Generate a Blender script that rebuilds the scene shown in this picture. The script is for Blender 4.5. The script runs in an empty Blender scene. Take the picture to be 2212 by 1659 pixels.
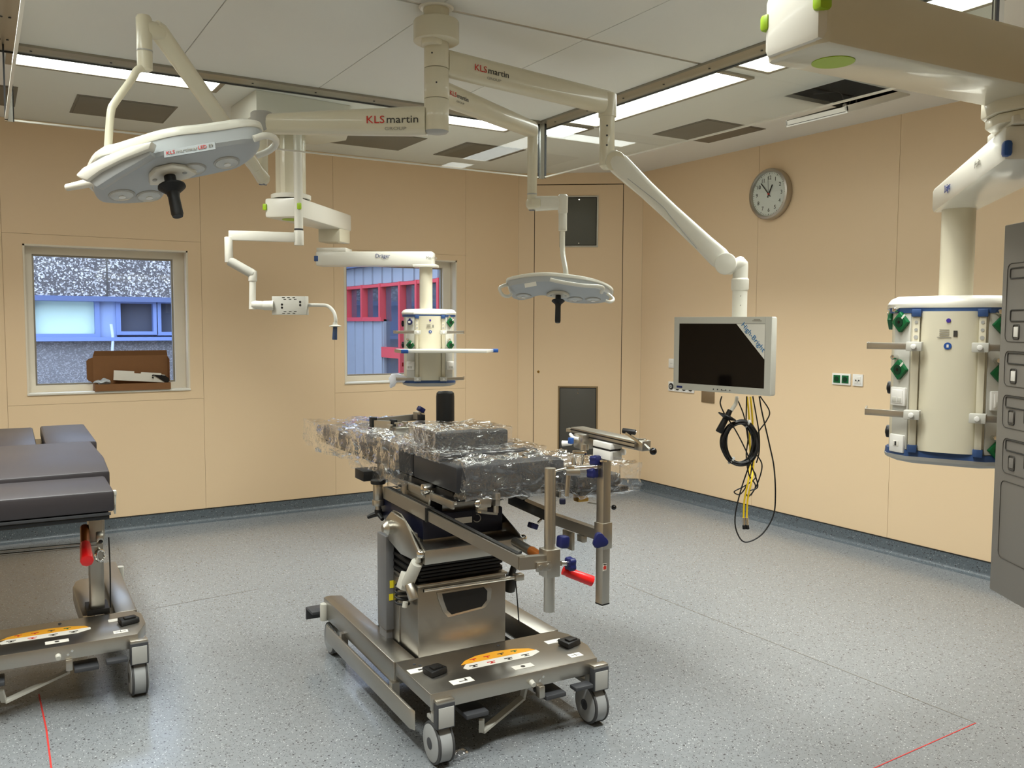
import bpy, bmesh, math, random
from mathutils import Vector, Matrix, noise
random.seed(7)
sc = bpy.context.scene
COL = sc.collection
V = Vector
# ------------------------------------------------------------------ camera (the room: X along the window wall, Y away from the camera, metres)
F_PX, YAW, PITCH, ROLL, H = 1885.35, 0.548464, 0.0690688, -0.0041427, 1.55
CX, CY = 1106.0, 829.5
EYE = V((0, 0, H))
_r = V((math.cos(YAW), -math.sin(YAW), 0))
_f = V((math.sin(YAW) * math.cos(PITCH), math.cos(YAW) * math.cos(PITCH), -math.sin(PITCH)))
_d = _f.cross(_r)
CR = _r * math.cos(ROLL) + _d * math.sin(ROLL)
CD = -_r * math.sin(ROLL) + _d * math.cos(ROLL)
CF = _f
cd = bpy.data.cameras.new('camera'); cam = bpy.data.objects.new('camera', cd); COL.objects.link(cam)
cd.sensor_fit = 'HORIZONTAL'; cd.sensor_width = 36; cd.lens = 36 * F_PX / 2212; cd.clip_start = 0.02; cd.clip_end = 200
m = Matrix((CR, -CD, -CF)).transposed().to_4x4(); m.translation = EYE
cam.matrix_world = m
sc.camera = cam
# ------------------------------------------------------------------ view, sky
sc.view_settings.view_transform = 'Standard'; sc.view_settings.look = 'None'
sc.view_settings.gamma = 1; sc.view_settings.use_curve_mapping = False
sc.view_settings.exposure = 0.0
PANEL_W = 8.0        # glow of the ceiling-light diffusers
LAMP_W, LAMP_SPREAD = 72.0, 115      # light of each ceiling fitting, W per square metre, and its beam angle
w = bpy.data.worlds.new('overcast_sky'); sc.world = w; w.use_nodes = True
bg = w.node_tree.nodes['Background']; bg.inputs[0].default_value = (0.62, 0.76, 1.0, 1); bg.inputs[1].default_value = 4.6

# measuring helpers: where the sight line through a point of the photograph meets a real plane of the room
def ray(x, y): return CR * ((x - CX) / F_PX) + CD * ((y - CY) / F_PX) + CF
def on_z(x, y, z): r = ray(x, y); return EYE + r * ((z - H) / r.z)
def on_y(x, y, Y): r = ray(x, y); return EYE + r * (Y / r.y)
def on_x(x, y, X): r = ray(x, y); return EYE + r * (X / r.x)
def at_d(x, y, d): return EYE + ray(x, y) * d
def on_plane(x, y, p, n): r = ray(x, y); return EYE + r * ((p - EYE).dot(n) / r.dot(n))

# ------------------------------------------------------------------ materials
def srgb(r, g, b):
    f = lambda c: (c / 255 / 12.92) if c / 255 <= .04045 else ((c / 255 + .055) / 1.055) ** 2.4
    return (f(r), f(g), f(b), 1)
MATS = {}
def mat(name, col, rough=.5, metal=0, coat=0, bump=None, vary=None, spec=.5, emit=None, trans=0, ior=1.45, aniso=None):
    if name in MATS: return MATS[name]
    m = bpy.data.materials.new(name); m.use_nodes = True; nt = m.node_tree; b = nt.nodes['Principled BSDF']
    c = srgb(*col) if max(col) > 1.001 else (*col, 1)
    b.inputs['Base Color'].default_value = c; b.inputs['Roughness'].default_value = rough; b.inputs['Metallic'].default_value = metal
    b.inputs['Coat Weight'].default_value = coat; b.inputs['Specular IOR Level'].default_value = spec
    b.inputs['Transmission Weight'].default_value = trans; b.inputs['IOR'].default_value = ior
    if emit: b.inputs['Emission Color'].default_value = (*emit[:3], 1); b.inputs['Emission Strength'].default_value = emit[3]
    tc = nt.nodes.new('ShaderNodeTexCoord')
    def nz(scale, det=3, stretch=None):
        n = nt.nodes.new('ShaderNodeTexNoise'); n.inputs['Scale'].default_value = scale; n.inputs['Detail'].default_value = det
        if stretch:
            mp = nt.nodes.new('ShaderNodeMapping'); mp.inputs['Scale'].default_value = stretch
            nt.links.new(tc.outputs['Object'], mp.inputs['Vector']); nt.links.new(mp.outputs[0], n.inputs['Vector'])
        else: nt.links.new(tc.outputs['Object'], n.inputs['Vector'])
        return n
    if vary:
        n = nz(vary[0]); mx = nt.nodes.new('ShaderNodeMix'); mx.data_type = 'RGBA'
        mx.inputs[6].default_value = c; mx.inputs[7].default_value = (c[0] * vary[1], c[1] * vary[1], c[2] * vary[1], 1)
        nt.links.new(n.outputs[0], mx.inputs[0]); nt.links.new(mx.outputs[2], b.inputs['Base Color'])
    if bump:
        n = nz(bump[0], 4, bump[2] if len(bump) > 2 else None); bp = nt.nodes.new('ShaderNodeBump'); bp.inputs['Strength'].default_value = bump[1]; bp.inputs['Distance'].default_value = .002
        nt.links.new(n.outputs[0], bp.inputs['Height']); nt.links.new(bp.outputs[0], b.inputs['Normal'])
    if aniso:
        n = nz(aniso[0], 3, aniso[1]); mr = nt.nodes.new('ShaderNodeMapRange'); mr.inputs[3].default_value = rough - .07; mr.inputs[4].default_value = rough + .09
        nt.links.new(n.outputs[0], mr.inputs[0]); nt.links.new(mr.outputs[0], b.inputs['Roughness'])
    MATS[name] = m; return m
WALL = mat('wall_orange', (230, 204, 167), .42, bump=(60, .03), spec=.3)
SEAM = mat('wall_seam', (212, 184, 146), .8)
CEIL = mat('ceiling_white', (232, 230, 222), .45, bump=(8, .02))
DIFF = mat('diffuser_cloth', (230, 229, 222), .55, bump=(300, .05), vary=(1.4, .93))
GRIL = mat('grille_metal', (118, 108, 92), .6)
FRAMEM = mat('alu_frame', (160, 154, 140), .35, .7)
ALU = mat('alu_bright', (225, 225, 220), .22, .9)
SEAL = mat('black_seal', (14, 13, 12), .6)
ENAM = mat('cream_enamel', (218, 211, 188), .32, coat=.35)
ENAM2 = mat('white_enamel', (226, 223, 211), .3, coat=.3)
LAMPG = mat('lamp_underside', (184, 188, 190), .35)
GREYP = mat('grey_plastic', (176, 175, 170), .45)
LGREY = mat('light_grey', (200, 198, 188), .45)
DGREY = mat('dark_grey_plastic', (62, 63, 66), .5)
STEEL = mat('brushed_steel', (186, 181, 171), .34, 1, aniso=(40, (1, 30, 30)))
STEELD = mat('brushed_steel_dark', (168, 164, 156), .32, 1, aniso=(40, (30, 1, 30)))
CHROME = mat('chrome', (225, 222, 215), .12, 1)
BLACK = mat('black_rubber', (16, 15, 15), .5)
BLACKG = mat('black_gloss', (14, 12, 12), .18)
PAD = mat('black_vinyl', (38, 38, 41), .42, bump=(500, .08))
PAD2 = mat('charcoal_vinyl', (58, 54, 57), .42, bump=(500, .08))
NAVY = mat('navy_plastic', (24, 30, 84), .4)
NAVYD = mat('navy_cover', (22, 24, 44), .4)
BLUE = mat('blue_plastic', (40, 82, 152), .4)
BTRIM = mat('blue_trim', (52, 80, 128), .45)
RED = mat('red_plastic', (222, 26, 28), .35, coat=.2)
GREEN = mat('green_plastic', (8, 98, 52), .35)
GREEND = mat('dark_green', (4, 52, 30), .4)
LIME = mat('lime_cap', (160, 196, 40), .4)
YELLOW = mat('yellow_cable', (226, 190, 30), .4)
YELLOWL = mat('yellow_label', (232, 214, 40), .5)
WHITEP = mat('white_plastic', (238, 236, 230), .4)
PAPER = mat('paper_label', (230, 226, 216), .6)
ORANGE = mat('orange_print', (236, 166, 40), .6)
BROWNC = mat('copper_brown', (140, 78, 28), .35, .5)
BRASS = mat('brass', (190, 150, 80), .3, 1)
INKR = mat('red_ink', (205, 50, 40), .6)
INKD = mat('dark_ink', (60, 56, 50), .6)
INKB = mat('blue_ink', (30, 46, 110), .6)
INKC = mat('cyan_ink', (40, 120, 176), .6)
INKG = mat('grey_ink', (150, 146, 134), .6)
CARD = mat('cardboard', (128, 88, 52), .8, vary=(30, .9))
CARDI = mat('cardboard_inner', (150, 104, 62), .8)
CABG = mat('console_grey', (126, 121, 114), .45)
CABL = mat('console_line', (70, 66, 60), .5)
WHEEL = mat('wheel_grey', (158, 160, 160), .45)
TYRE = mat('tyre_dark', (68, 68, 68), .55)
LENS = mat('lamp_lens', (196, 196, 190), .12, spec=.8, coat=.6)
SCREEN = mat('black_screen', (16, 12, 11), .06, spec=.25)
PVC = mat('window_frame_cream', (226, 216, 196), .35)
BLUEF = mat('blue_frame', (112, 132, 182), .5)
BLUEC = mat('blue_cladding', (150, 156, 166), .55, vary=(3, .9))
REDF = mat('red_frame', (196, 70, 78), .5)
CURT = mat('pale_curtain', (198, 222, 206), .8)
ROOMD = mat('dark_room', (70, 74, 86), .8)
GWHITE = mat('flashing_streak_white', (190, 200, 220), .5)
TAPE = mat('red_marking', (196, 50, 44), .6)
PENCIL = mat('pencil_marking', (120, 112, 100), .7)
EARTH = mat('asphalt', (96, 98, 98), .9)
CAVITY = mat('ceiling_cavity', (12, 10, 10), .9)  # near-black: the darkness of the open hatch is put into the colour
LIGHT = mat('light_panel', (255, 255, 255), .5, emit=(.97, 1.0, .96, PANEL_W))

def nodes_mat(name):
    m = bpy.data.materials.new(name); m.use_nodes = True; MATS[name] = m
    return m, m.node_tree, m.node_tree.nodes['Principled BSDF']
def floor_mat(name, base, dark, light, scale, rough):
    m, nt, b = nodes_mat(name); N = nt.nodes.new; L = nt.links.new
    tc = N('ShaderNodeTexCoord')
    n0 = N('ShaderNodeTexNoise'); n0.inputs['Scale'].default_value = 55; n0.inputs['Detail'].default_value = 6; L(tc.outputs['Object'], n0.inputs['Vector'])
    cr = N('ShaderNodeValToRGB'); cr.color_ramp.elements[0].position = .35; cr.color_ramp.elements[1].position = .68
    cr.color_ramp.elements[0].color = (base[0] * .93, base[1] * .93, base[2] * .93, 1); cr.color_ramp.elements[1].color = (base[0] * 1.06, base[1] * 1.06, base[2] * 1.06, 1)
    L(n0.outputs[0], cr.inputs[0]); last = cr.outputs[0]
    for k, (sc_, col, th, sz) in enumerate(((scale, dark, .90, .30), (scale * 1.35, light, .86, .32), (scale * .8, dark, .93, .34), (scale * 2.2, dark, .84, .40))):
        v = N('ShaderNodeTexVoronoi'); v.inputs['Scale'].default_value = sc_
        mp = N('ShaderNodeMapping'); mp.inputs['Location'].default_value = (k * 3.3, k * 1.7, 0); mp.inputs['Rotation'].default_value = (0, 0, k * .7)
        L(tc.outputs['Object'], mp.inputs[0]); L(mp.outputs[0], v.inputs['Vector'])
        sp = N('ShaderNodeSeparateColor'); L(v.outputs['Color'], sp.inputs[0])
        g = N('ShaderNodeMath'); g.operation = 'GREATER_THAN'; g.inputs[1].default_value = th; L(sp.outputs[0], g.inputs[0])
        l = N('ShaderNodeMath'); l.operation = 'LESS_THAN'; l.inputs[1].default_value = sz; L(v.outputs['Distance'], l.inputs[0])
        mu = N('ShaderNodeMath'); mu.operation = 'MULTIPLY'; L(g.outputs[0], mu.inputs[0]); L(l.outputs[0], mu.inputs[1])
        mx = N('ShaderNodeMix'); mx.data_type = 'RGBA'; mx.inputs[7].default_value = (*col, 1); L(mu.outputs[0], mx.inputs[0]); L(last, mx.inputs[6]); last = mx.outputs[2]
    L(last, b.inputs['Base Color']); b.inputs['Roughness'].default_value = rough; b.inputs['Specular IOR Level'].default_value = .5
    n1 = N('ShaderNodeTexNoise'); n1.inputs['Scale'].default_value = 9; L(tc.outputs['Object'], n1.inputs['Vector'])
    mr = N('ShaderNodeMapRange'); mr.inputs[3].default_value = rough - .05; mr.inputs[4].default_value = rough + .07; L(n1.outputs[0], mr.inputs[0]); L(mr.outputs[0], b.inputs['Roughness'])
    n2 = N('ShaderNodeTexNoise'); n2.inputs['Scale'].default_value = 160; L(tc.outputs['Object'], n2.inputs['Vector'])
    bp = N('ShaderNodeBump'); bp.inputs['Strength'].default_value = .08; bp.inputs['Distance'].default_value = .001; L(n2.outputs[0], bp.inputs['Height']); L(bp.outputs[0], b.inputs['Normal'])
    return m
FLOOR = floor_mat('speckled_vinyl', srgb(127, 131, 134)[:3], (.07, .07, .075), (.46, .48, .48), 100, .20)
BASEM = floor_mat('speckled_vinyl_dark', srgb(88, 97, 103)[:3], (.03, .03, .035), (.3, .32, .33), 90, .4)
def concrete(name, c, c2, scale):
    m, nt, b = nodes_mat(name); N = nt.nodes.new; L = nt.links.new
    tc = N('ShaderNodeTexCoord'); v = N('ShaderNodeTexVoronoi'); v.inputs['Scale'].default_value = scale; L(tc.outputs['Object'], v.inputs['Vector'])
    sp = N('ShaderNodeSeparateColor'); L(v.outputs['Color'], sp.inputs[0])
    cr = N('ShaderNodeValToRGB'); cr.color_ramp.elements[0].color = srgb(*c); cr.color_ramp.elements[1].color = srgb(*c2); cr.color_ramp.elements[0].position = .55; cr.color_ramp.elements[1].position = .95
    L(sp.outputs[0], cr.inputs[0])
    n = N('ShaderNodeTexNoise'); n.inputs['Scale'].default_value = 2.2; n.inputs['Detail'].default_value = 5; L(tc.outputs['Object'], n.inputs['Vector'])
    mx = N('ShaderNodeMix'); mx.data_type = 'RGBA'; mx.blend_type = 'MULTIPLY'; mx.inputs[0].default_value = .5; L(cr.outputs[0], mx.inputs[6]); L(n.outputs[0], mx.inputs[7]); L(mx.outputs[2], b.inputs['Base Color'])
    b.inputs['Roughness'].default_value = .9
    bp = N('ShaderNodeBump'); bp.inputs['Strength'].default_value = .5; bp.inputs['Distance'].default_value = .02; L(v.outputs['Distance'], bp.inputs['Height']); L(bp.outputs[0], b.inputs['Normal'])
    return m
PEBBLE = concrete('pebble_dash', (98, 94, 94), (225, 222, 220), 52)
PEBBLE2 = concrete('pebble_dash_fine', (134, 132, 134), (176, 174, 176), 70)
def thin(name, tint, body, fres, rough, bodycol, bumpv=None, edge=1.45):
    # thin sheet: mostly transparent, a little scattering body, Fresnel reflection
    m = bpy.data.materials.new(name); m.use_nodes = True; nt = m.node_tree; nt.nodes.clear(); N = nt.nodes.new; L = nt.links.new
    out = N('ShaderNodeOutputMaterial'); tr = N('ShaderNodeBsdfTransparent'); tr.inputs[0].default_value = (*tint, 1)
    gl = N('ShaderNodeBsdfGlossy'); gl.inputs['Roughness'].default_value = rough; gl.inputs['Color'].default_value = (1, 1, 1, 1)
    df = N('ShaderNodeBsdfDiffuse'); df.inputs[0].default_value = (*bodycol, 1)
    fr = N('ShaderNodeFresnel'); fr.inputs[0].default_value = edge
    a = N('ShaderNodeMixShader'); a.inputs[0].default_value = body; L(tr.outputs[0], a.inputs[1]); L(df.outputs[0], a.inputs[2])
    mu = N('ShaderNodeMath'); mu.operation = 'MULTIPLY'; mu.use_clamp = True; mu.inputs[1].default_value = fres; L(fr.outputs[0], mu.inputs[0])
    ge = N('ShaderNodeNewGeometry'); inv = N('ShaderNodeMath'); inv.operation = 'SUBTRACT'; inv.inputs[0].default_value = 1; L(ge.outputs['Backfacing'], inv.inputs[1])
    mb = N('ShaderNodeMath'); mb.operation = 'MULTIPLY'; L(mu.outputs[0], mb.inputs[0]); L(inv.outputs[0], mb.inputs[1])
    b = N('ShaderNodeMixShader'); L(mb.outputs[0], b.inputs[0]); L(a.outputs[0], b.inputs[1]); L(gl.outputs[0], b.inputs[2]); L(b.outputs[0], out.inputs[0])
    if bumpv:
        tc = N('ShaderNodeTexCoord'); n = N('ShaderNodeTexNoise'); n.inputs['Scale'].default_value = bumpv[0]; n.inputs['Detail'].default_value = 3; n.inputs['Distortion'].default_value = 1.2
        bp = N('ShaderNodeBump'); bp.inputs['Strength'].default_value = bumpv[1]; bp.inputs['Distance'].default_value = .02
        L(tc.outputs['Object'], n.inputs['Vector']); L(n.outputs[0], bp.inputs['Height']); L(bp.outputs[0], gl.inputs['Normal']); L(bp.outputs[0], fr.inputs['Normal'])
    MATS[name] = m; return m
GLASS = thin('clear_glass', (.97, .99, .98), 0, 1.6, 0.0, (1, 1, 1))
GLASSW = thin('window_glass', (.97, .985, 1.0), 0, 1.2, 0.0, (1, 1, 1))
FILM = thin('plastic_film', (.97, .97, .98), .04, 2.8, .06, (.86, .84, .80), (18, .7), 1.5)
GLASSX = mat('facade_glass', (60, 68, 84), .08, spec=.9, coat=.5)

# ------------------------------------------------------------------ mesh helpers
class G:
    """collects shapes of ONE part in one bmesh, in room coordinates"""
    def __init__(s): s.bm = bmesh.new()
    def _add(s, bm, M=None, bev=0, seg=2, ang=.6):
        if bev:
            es = [e for e in bm.edges if len(e.link_faces) == 2 and e.calc_face_angle(0) > ang]
            if es: bmesh.ops.bevel(bm, geom=es, offset=bev, offset_type='OFFSET', segments=seg, profile=.5, affect='EDGES', clamp_overlap=True)
        if M: bm.transform(M)
        me = bpy.data.meshes.new('t'); bm.to_mesh(me); bm.free(); s.bm.from_mesh(me); bpy.data.meshes.remove(me); return s
    def box(s, c, d, R=None, bev=0, seg=2):
        bm = bmesh.new(); bmesh.ops.create_cube(bm, size=1); bmesh.ops.scale(bm, vec=V(d), verts=bm.verts)
        M = Matrix.Translation(V(c)) @ (R.to_4x4() if R else Matrix.Identity(4))
        return s._add(bm, M, bev, seg)
    def beam(s, a, b, w, h, up=V((0, 0, 1)), bev=0):
        a, b = V(a), V(b); x = (b - a); L = x.length; x.normalize(); y = up.cross(x).normalized(); z = x.cross(y)
        R = Matrix((x, y, z)).transposed(); return s.box((a + b) / 2, (L, w, h), R, bev)
    def cyl(s, a, b, r, r2=None, n=24, bev=0):
        a, b = V(a), V(b); z = b - a; L = z.length; r2 = r if r2 is None else r2
        bm = bmesh.new(); bmesh.ops.create_cone(bm, cap_ends=True, segments=n, radius1=r, radius2=r2, depth=L)
        M = Matrix.Translation((a + b) / 2) @ z.to_track_quat('Z', 'Y').to_matrix().to_4x4(); return s._add(bm, M, bev, 2, .7)
    def sph(s, c, r, sc3=(1, 1, 1), R=None, n=16):
        bm = bmesh.new(); bmesh.ops.create_uvsphere(bm, u_segments=n + 4, v_segments=n, radius=r); bmesh.ops.scale(bm, vec=V(sc3), verts=bm.verts)
        return s._add(bm, Matrix.Translation(V(c)) @ (R.to_4x4() if R else Matrix.Identity(4)))
    def lathe(s, prof, o, ax=V((0, 0, 1)), n=28):
        bm = bmesh.new(); rings = []
        for (r, z) in prof: rings.append([bm.verts.new((r * math.cos(2 * math.pi * k / n), r * math.sin(2 * math.pi * k / n), z)) for k in range(n)])
        for a, b in zip(rings, rings[1:]):
            for k in range(n): bm.faces.new((a[k], a[(k + 1) % n], b[(k + 1) % n], b[k]))
        bm.faces.new(rings[0][::-1]); bm.faces.new(rings[-1])
        return s._add(bm, Matrix.Translation(V(o)) @ V(ax).to_track_quat('Z', 'Y').to_matrix().to_4x4())
    def prism(s, pts, vec, bev=0):
        bm = bmesh.new(); vec = V(vec); a = [bm.verts.new(V(p)) for p in pts]; b = [bm.verts.new(V(p) + vec) for p in pts]; n = len(pts)
        bm.faces.new(a[::-1]); bm.faces.new(b)
        for k in range(n): bm.faces.new((a[k], a[(k + 1) % n], b[(k + 1) % n], b[k]))
        bmesh.ops.recalc_face_normals(bm, faces=bm.faces); return s._add(bm, None, bev)
    def loft(s, rings, caps=True):
        bm = bmesh.new(); R = [[bm.verts.new(V(p)) for p in r] for r in rings]; n = len(R[0])
        for a, b in zip(R, R[1:]):
            for k in range(n): bm.faces.new((a[k], a[(k + 1) % n], b[(k + 1) % n], b[k]))
        if caps: bm.faces.new(R[0][::-1]); bm.faces.new(R[-1])
        bmesh.ops.recalc_face_normals(bm, faces=bm.faces); return s._add(bm)
    def tube(s, pts, r, n=10, sub=6, closed=False, rs=None):
        pts = [V(p) for p in pts]; P = []
        if sub > 1 and len(pts) > 2:
            q = ([pts[-1]] + pts + [pts[0], pts[1]]) if closed else ([pts[0] * 2 - pts[1]] + pts + [pts[-1] * 2 - pts[-2]])
            for i in range(1, len(q) - 2):
                for k in range(sub):
                    t = k / sub; a, b, c, d = q[i - 1], q[i], q[i + 1], q[i + 2]
                    P.append(.5 * ((2 * b) + (-a + c) * t + (2 * a - 5 * b + 4 * c - d) * t * t + (-a + 3 * b - 3 * c + d) * t ** 3))
            if not closed: P.append(pts[-1])
        else: P = pts
        bm = bmesh.new(); rings = []; t0 = (P[1] - P[0]).normalized(); u = t0.orthogonal().normalized(); N_ = len(P)
        for i, p in enumerate(P):
            t = ((P[(i + 1) % N_] if (closed or i < N_ - 1) else p) - (P[i - 1] if (closed or i) else p)).normalized()
            u = (u - t * u.dot(t)); u = u.normalized() if u.length > 1e-6 else t.orthogonal().normalized(); v = t.cross(u)
            rr = r if rs is None else rs[0] + (rs[1] - rs[0]) * i / max(1, N_ - 1)
            rings.append([bm.verts.new(p + (u * math.cos(2 * math.pi * k / n) + v * math.sin(2 * math.pi * k / n)) * rr) for k in range(n)])
        for i in range(N_ - (0 if closed else 1)):
            a, b = rings[i], rings[(i + 1) % N_]
            for k in range(n): bm.faces.new((a[k], a[(k + 1) % n], b[(k + 1) % n], b[k]))
        if not closed: bm.faces.new(rings[0][::-1]); bm.faces.new(rings[-1])
        bmesh.ops.recalc_face_normals(bm, faces=bm.faces); return s._add(bm)
WM = {}
def mesh_obj(name, g, m, parent=None, smooth=True, ang=.62):
    bm = g.bm if isinstance(g, G) else g
    if parent is not None: bm.transform(WM[parent.name].inverted())
    for f in bm.faces: f.smooth = smooth
    if smooth:
        for e in bm.edges:
            if len(e.link_faces) == 2 and e.calc_face_angle(0) > ang: e.smooth = False
    me = bpy.data.meshes.new(name); bm.to_mesh(me); bm.free(); me.materials.append(m)
    o = bpy.data.objects.new(name, me); COL.objects.link(o)
    if parent is not None: o.parent = parent; WM[o.name] = WM[parent.name]
    else: WM[o.name] = Matrix.Identity(4)
    return o
def part(name, g, m, parent, label=None):
    o = mesh_obj(name, g, m, parent)
    if label: o['label'] = label
    return o
def thing(name, label, cat, loc=(0, 0, 0), rz=0, group=None):
    o = bpy.data.objects.new(name, None); COL.objects.link(o); o.empty_display_size = .1
    o.location = loc; o.rotation_euler = (0, 0, rz); WM[o.name] = Matrix.Translation(V(loc)) @ Matrix.Rotation(rz, 4, 'Z')
    o['label'] = label; o['category'] = cat
    if group: o['group'] = group
    return o
def single(name, g, m, label, cat, group=None):
    bm = g.bm; c = V((0, 0, 0))
    zs = min(v.co.z for v in bm.verts); n = len(bm.verts)
    for v in bm.verts: c += v.co
    c /= n; c.z = zs
    bm.transform(Matrix.Translation(-c)); o = mesh_obj(name, g, m); o.location = c; WM[o.name] = Matrix.Translation(c)
    o['label'] = label; o['category'] = cat
    if group: o['group'] = group
    return o
def struct(name, g, m, parent=None):
    o = mesh_obj(name, g, m, parent)
    if parent is None: o['kind'] = 'structure'
    return o
def text(s, size, o, xd, yd, m, parent, name='lettering', lift=.0012, align='CENTER', sx=1.0):
    cu = bpy.data.curves.new('txt', 'FONT'); cu.body = s; cu.size = size; cu.align_x = align; cu.align_y = 'CENTER'; cu.extrude = .0004; cu.resolution_u = 3
    tmp = bpy.data.objects.new('txt', cu); COL.objects.link(tmp); dg = bpy.context.evaluated_depsgraph_get()
    me = bpy.data.meshes.new_from_object(tmp.evaluated_get(dg)); bpy.data.objects.remove(tmp); bpy.data.curves.remove(cu)
    xd = V(xd).normalized(); yd = V(yd); yd = (yd - xd * yd.dot(xd)).normalized(); zd = xd.cross(yd)
    M = Matrix((xd * sx, yd, zd)).transposed().to_4x4(); M.translation = V(o) + zd * lift
    bm = bmesh.new(); bm.from_mesh(me); bpy.data.meshes.remove(me); bm.transform(M)
    return part(name, bm, m, parent)
def Rz(a): return Matrix.Rotation(a, 3, 'Z')
def frame3(x, z):
    x = V(x).normalized(); z = V(z); z = (z - x * z.dot(x)).normalized(); return Matrix((x, z.cross(x), z)).transposed()
# ------------------------------------------------------------------ the room shell
YB, XR, XL, YF, ZC = 6.98, 5.25, -1.74, -1.0, 2.94
CA, CB = V((4.33, YB, 0)), V((XR, 6.30, 0))            # the bevelled corner
T = .25
poly = [(XL, YF), (XR, YF), (XR, CB.y), (CA.x, YB), (XL, YB)]
struct('floor', G().prism([(x, y, -.12) for x, y in [(XL - .3, YF - .3), (XR + .3, YF - .3), (XR + .3, YB + .02), (XL - .3, YB + .02)]], (0, 0, .12)), FLOOR)
WIN = [(.281, 1.375, 1.03, 2.09), (2.617, 3.68, 1.035, 2.11)]
def slabs(holes, a0, a1, b0, b1):
    """rectangle minus holes -> list of rectangles (a = along, b = other)"""
    out = []; xs = sorted({a0, a1, *[h[0] for h in holes], *[h[1] for h in holes]})
    for x0, x1 in zip(xs, xs[1:]):
        hs = sorted([(h[2], h[3]) for h in holes if h[0] < x1 - 1e-6 and h[1] > x0 + 1e-6]); c = b0
        for h0, h1 in hs: out.append((x0, x1, c, h0)); c = h1
        out.append((x0, x1, c, b1))
    return [o for o in out if o[1] - o[0] > 1e-5 and o[3] - o[2] > 1e-5]
g = G()
for x0, x1, z0, z1 in slabs(WIN, XL - T, CA.x + .35, 0, ZC): g.box(((x0 + x1) / 2, YB + .006 + T / 2, (z0 + z1) / 2), (x1 - x0, T - .012, z1 - z0))
wb = struct('wall_back', g, SEAM)
def wall_panel(p, x0, x1, z0, z1, holes=()):
    g = G(); q = .0009
    for a, b, c, d in slabs(list(holes), x0 + q, x1 - q, z0 + q, z1 - q): g.box(((a + b) / 2, YB + .006, (c + d) / 2), (b - a, .012, d - c))
    part('wall_panel', g, WALL, p)
for x0, x1 in ((XL, -1.06), (-1.06, .158), (1.473, 2.53), (3.77, 4.33)): wall_panel(wb, x0, x1, 0, ZC)
for (x0, x1), W_ in (((.158, 1.473), WIN[0]), ((2.53, 3.77), WIN[1])):
    wall_panel(wb, x0, x1, 0, .964); wall_panel(wb, x0, x1, .964, 2.16, [W_]); wall_panel(wb, x0, x1, 2.16, ZC)
# bevelled corner with the service shaft
cx_ = (CB - CA).normalized(); cn = V((-cx_.y, cx_.x, 0)); cn = -cn if cn.dot(EYE - CA) < 0 else cn; CLEN = (CB - CA).length
RC = frame3(cx_, V((0, 0, 1)))
def cc(s, z, out=0): return CA + cx_ * s + cn * out + V((0, 0, z))
g = G(); g.box(cc(CLEN / 2, ZC / 2, -.05), (CLEN + .1, .08, ZC), RC)
wc = struct('wall_corner', g, mat('shaft_gap', (70, 46, 24), .8))
DS0, DS1, DZ1 = .147, .967, 2.835
g = G()
for a, b, c, d in slabs([(DS0 - .002, DS1 + .002, 0, DZ1 + .003)], 0, CLEN, 0, ZC): g.box(cc((a + b) / 2, (c + d) / 2, -.005), (b - a, .012, d - c), RC)
part('wall_panel', g, WALL, wc)
dr = struct('door_1', G().box(cc((DS0 + DS1) / 2, DZ1 / 2 - .002, -.0035), (DS1 - DS0 - .008, .013, DZ1 - .006), RC), WALL)
for nm, s0, s1, z0, z1, mt in (('access_hatch', .382, .738, 2.26, 2.73, mat('hatch_mesh', (92, 92, 84), .45, .3, bump=(400, .3))), ('access_hatch', .378, .752, .30, .968, mat('hatch_grey', (86, 84, 78), .5, .3, bump=(400, .2)))):
    hf = G()
    for a, b, c, d in slabs([(s0 + .014, s1 - .014, z0 + .014, z1 - .014)], s0, s1, z0, z1): hf.box(cc((a + b) / 2, (c + d) / 2, .006), (b - a, .008, d - c), RC)
    ho = part('hatch_frame', hf, FRAMEM if z0 > 1 else mat('hatch_frame_brown', (134, 112, 78), .5), dr)
    part('hatch_gap', G().box(cc((s0 + s1) / 2, (z0 + z1) / 2, .0045), (s1 - s0 - .02, .004, z1 - z0 - .02), RC), SEAL, ho)
    part('hatch_plate', G().box(cc((s0 + s1) / 2, (z0 + z1) / 2, .0065), (s1 - s0 - .042, .006, z1 - z0 - .042), RC, .001), mt, ho)
    for zz in ((z0 + .035, z1 - .035) if z0 > 1 else (z1 - .035, z1 - .065)):
        part('screw', G().cyl(cc((s0 + s1) / 2, zz, .009), cc((s0 + s1) / 2, zz, .012), .006, n=12), CHROME, ho)
part('lock', G().cyl(cc(.193, 1.1, .002), cc(.193, 1.1, .006), .012, n=16), BRASS, dr)
# right, left, front walls
g = G(); g.box((XR + .012 + T / 2, (YF + 6.5) / 2, ZC / 2), (T - .012, 6.5 - YF + .4, ZC)); wr = struct('wall_right', g, SEAM)
for y0, y1 in ((YF, .10), (.10, 1.29), (1.29, 2.48), (2.48, 3.675), (3.675, 4.90), (4.90, CB.y)):
    part('wall_panel', G().box((XR + .006, (y0 + y1) / 2, ZC / 2), (.012, y1 - y0 - .0025, ZC)), WALL, wr)
struct('wall_left', G().box((XL - T / 2, (YF + YB) / 2, ZC / 2), (T, YB - YF + .5, ZC)), WALL)
struct('wall_front', G().box(((XL + XR) / 2, YF - T / 2, ZC / 2), (XR - XL + .5, T, ZC)), WALL)
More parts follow.
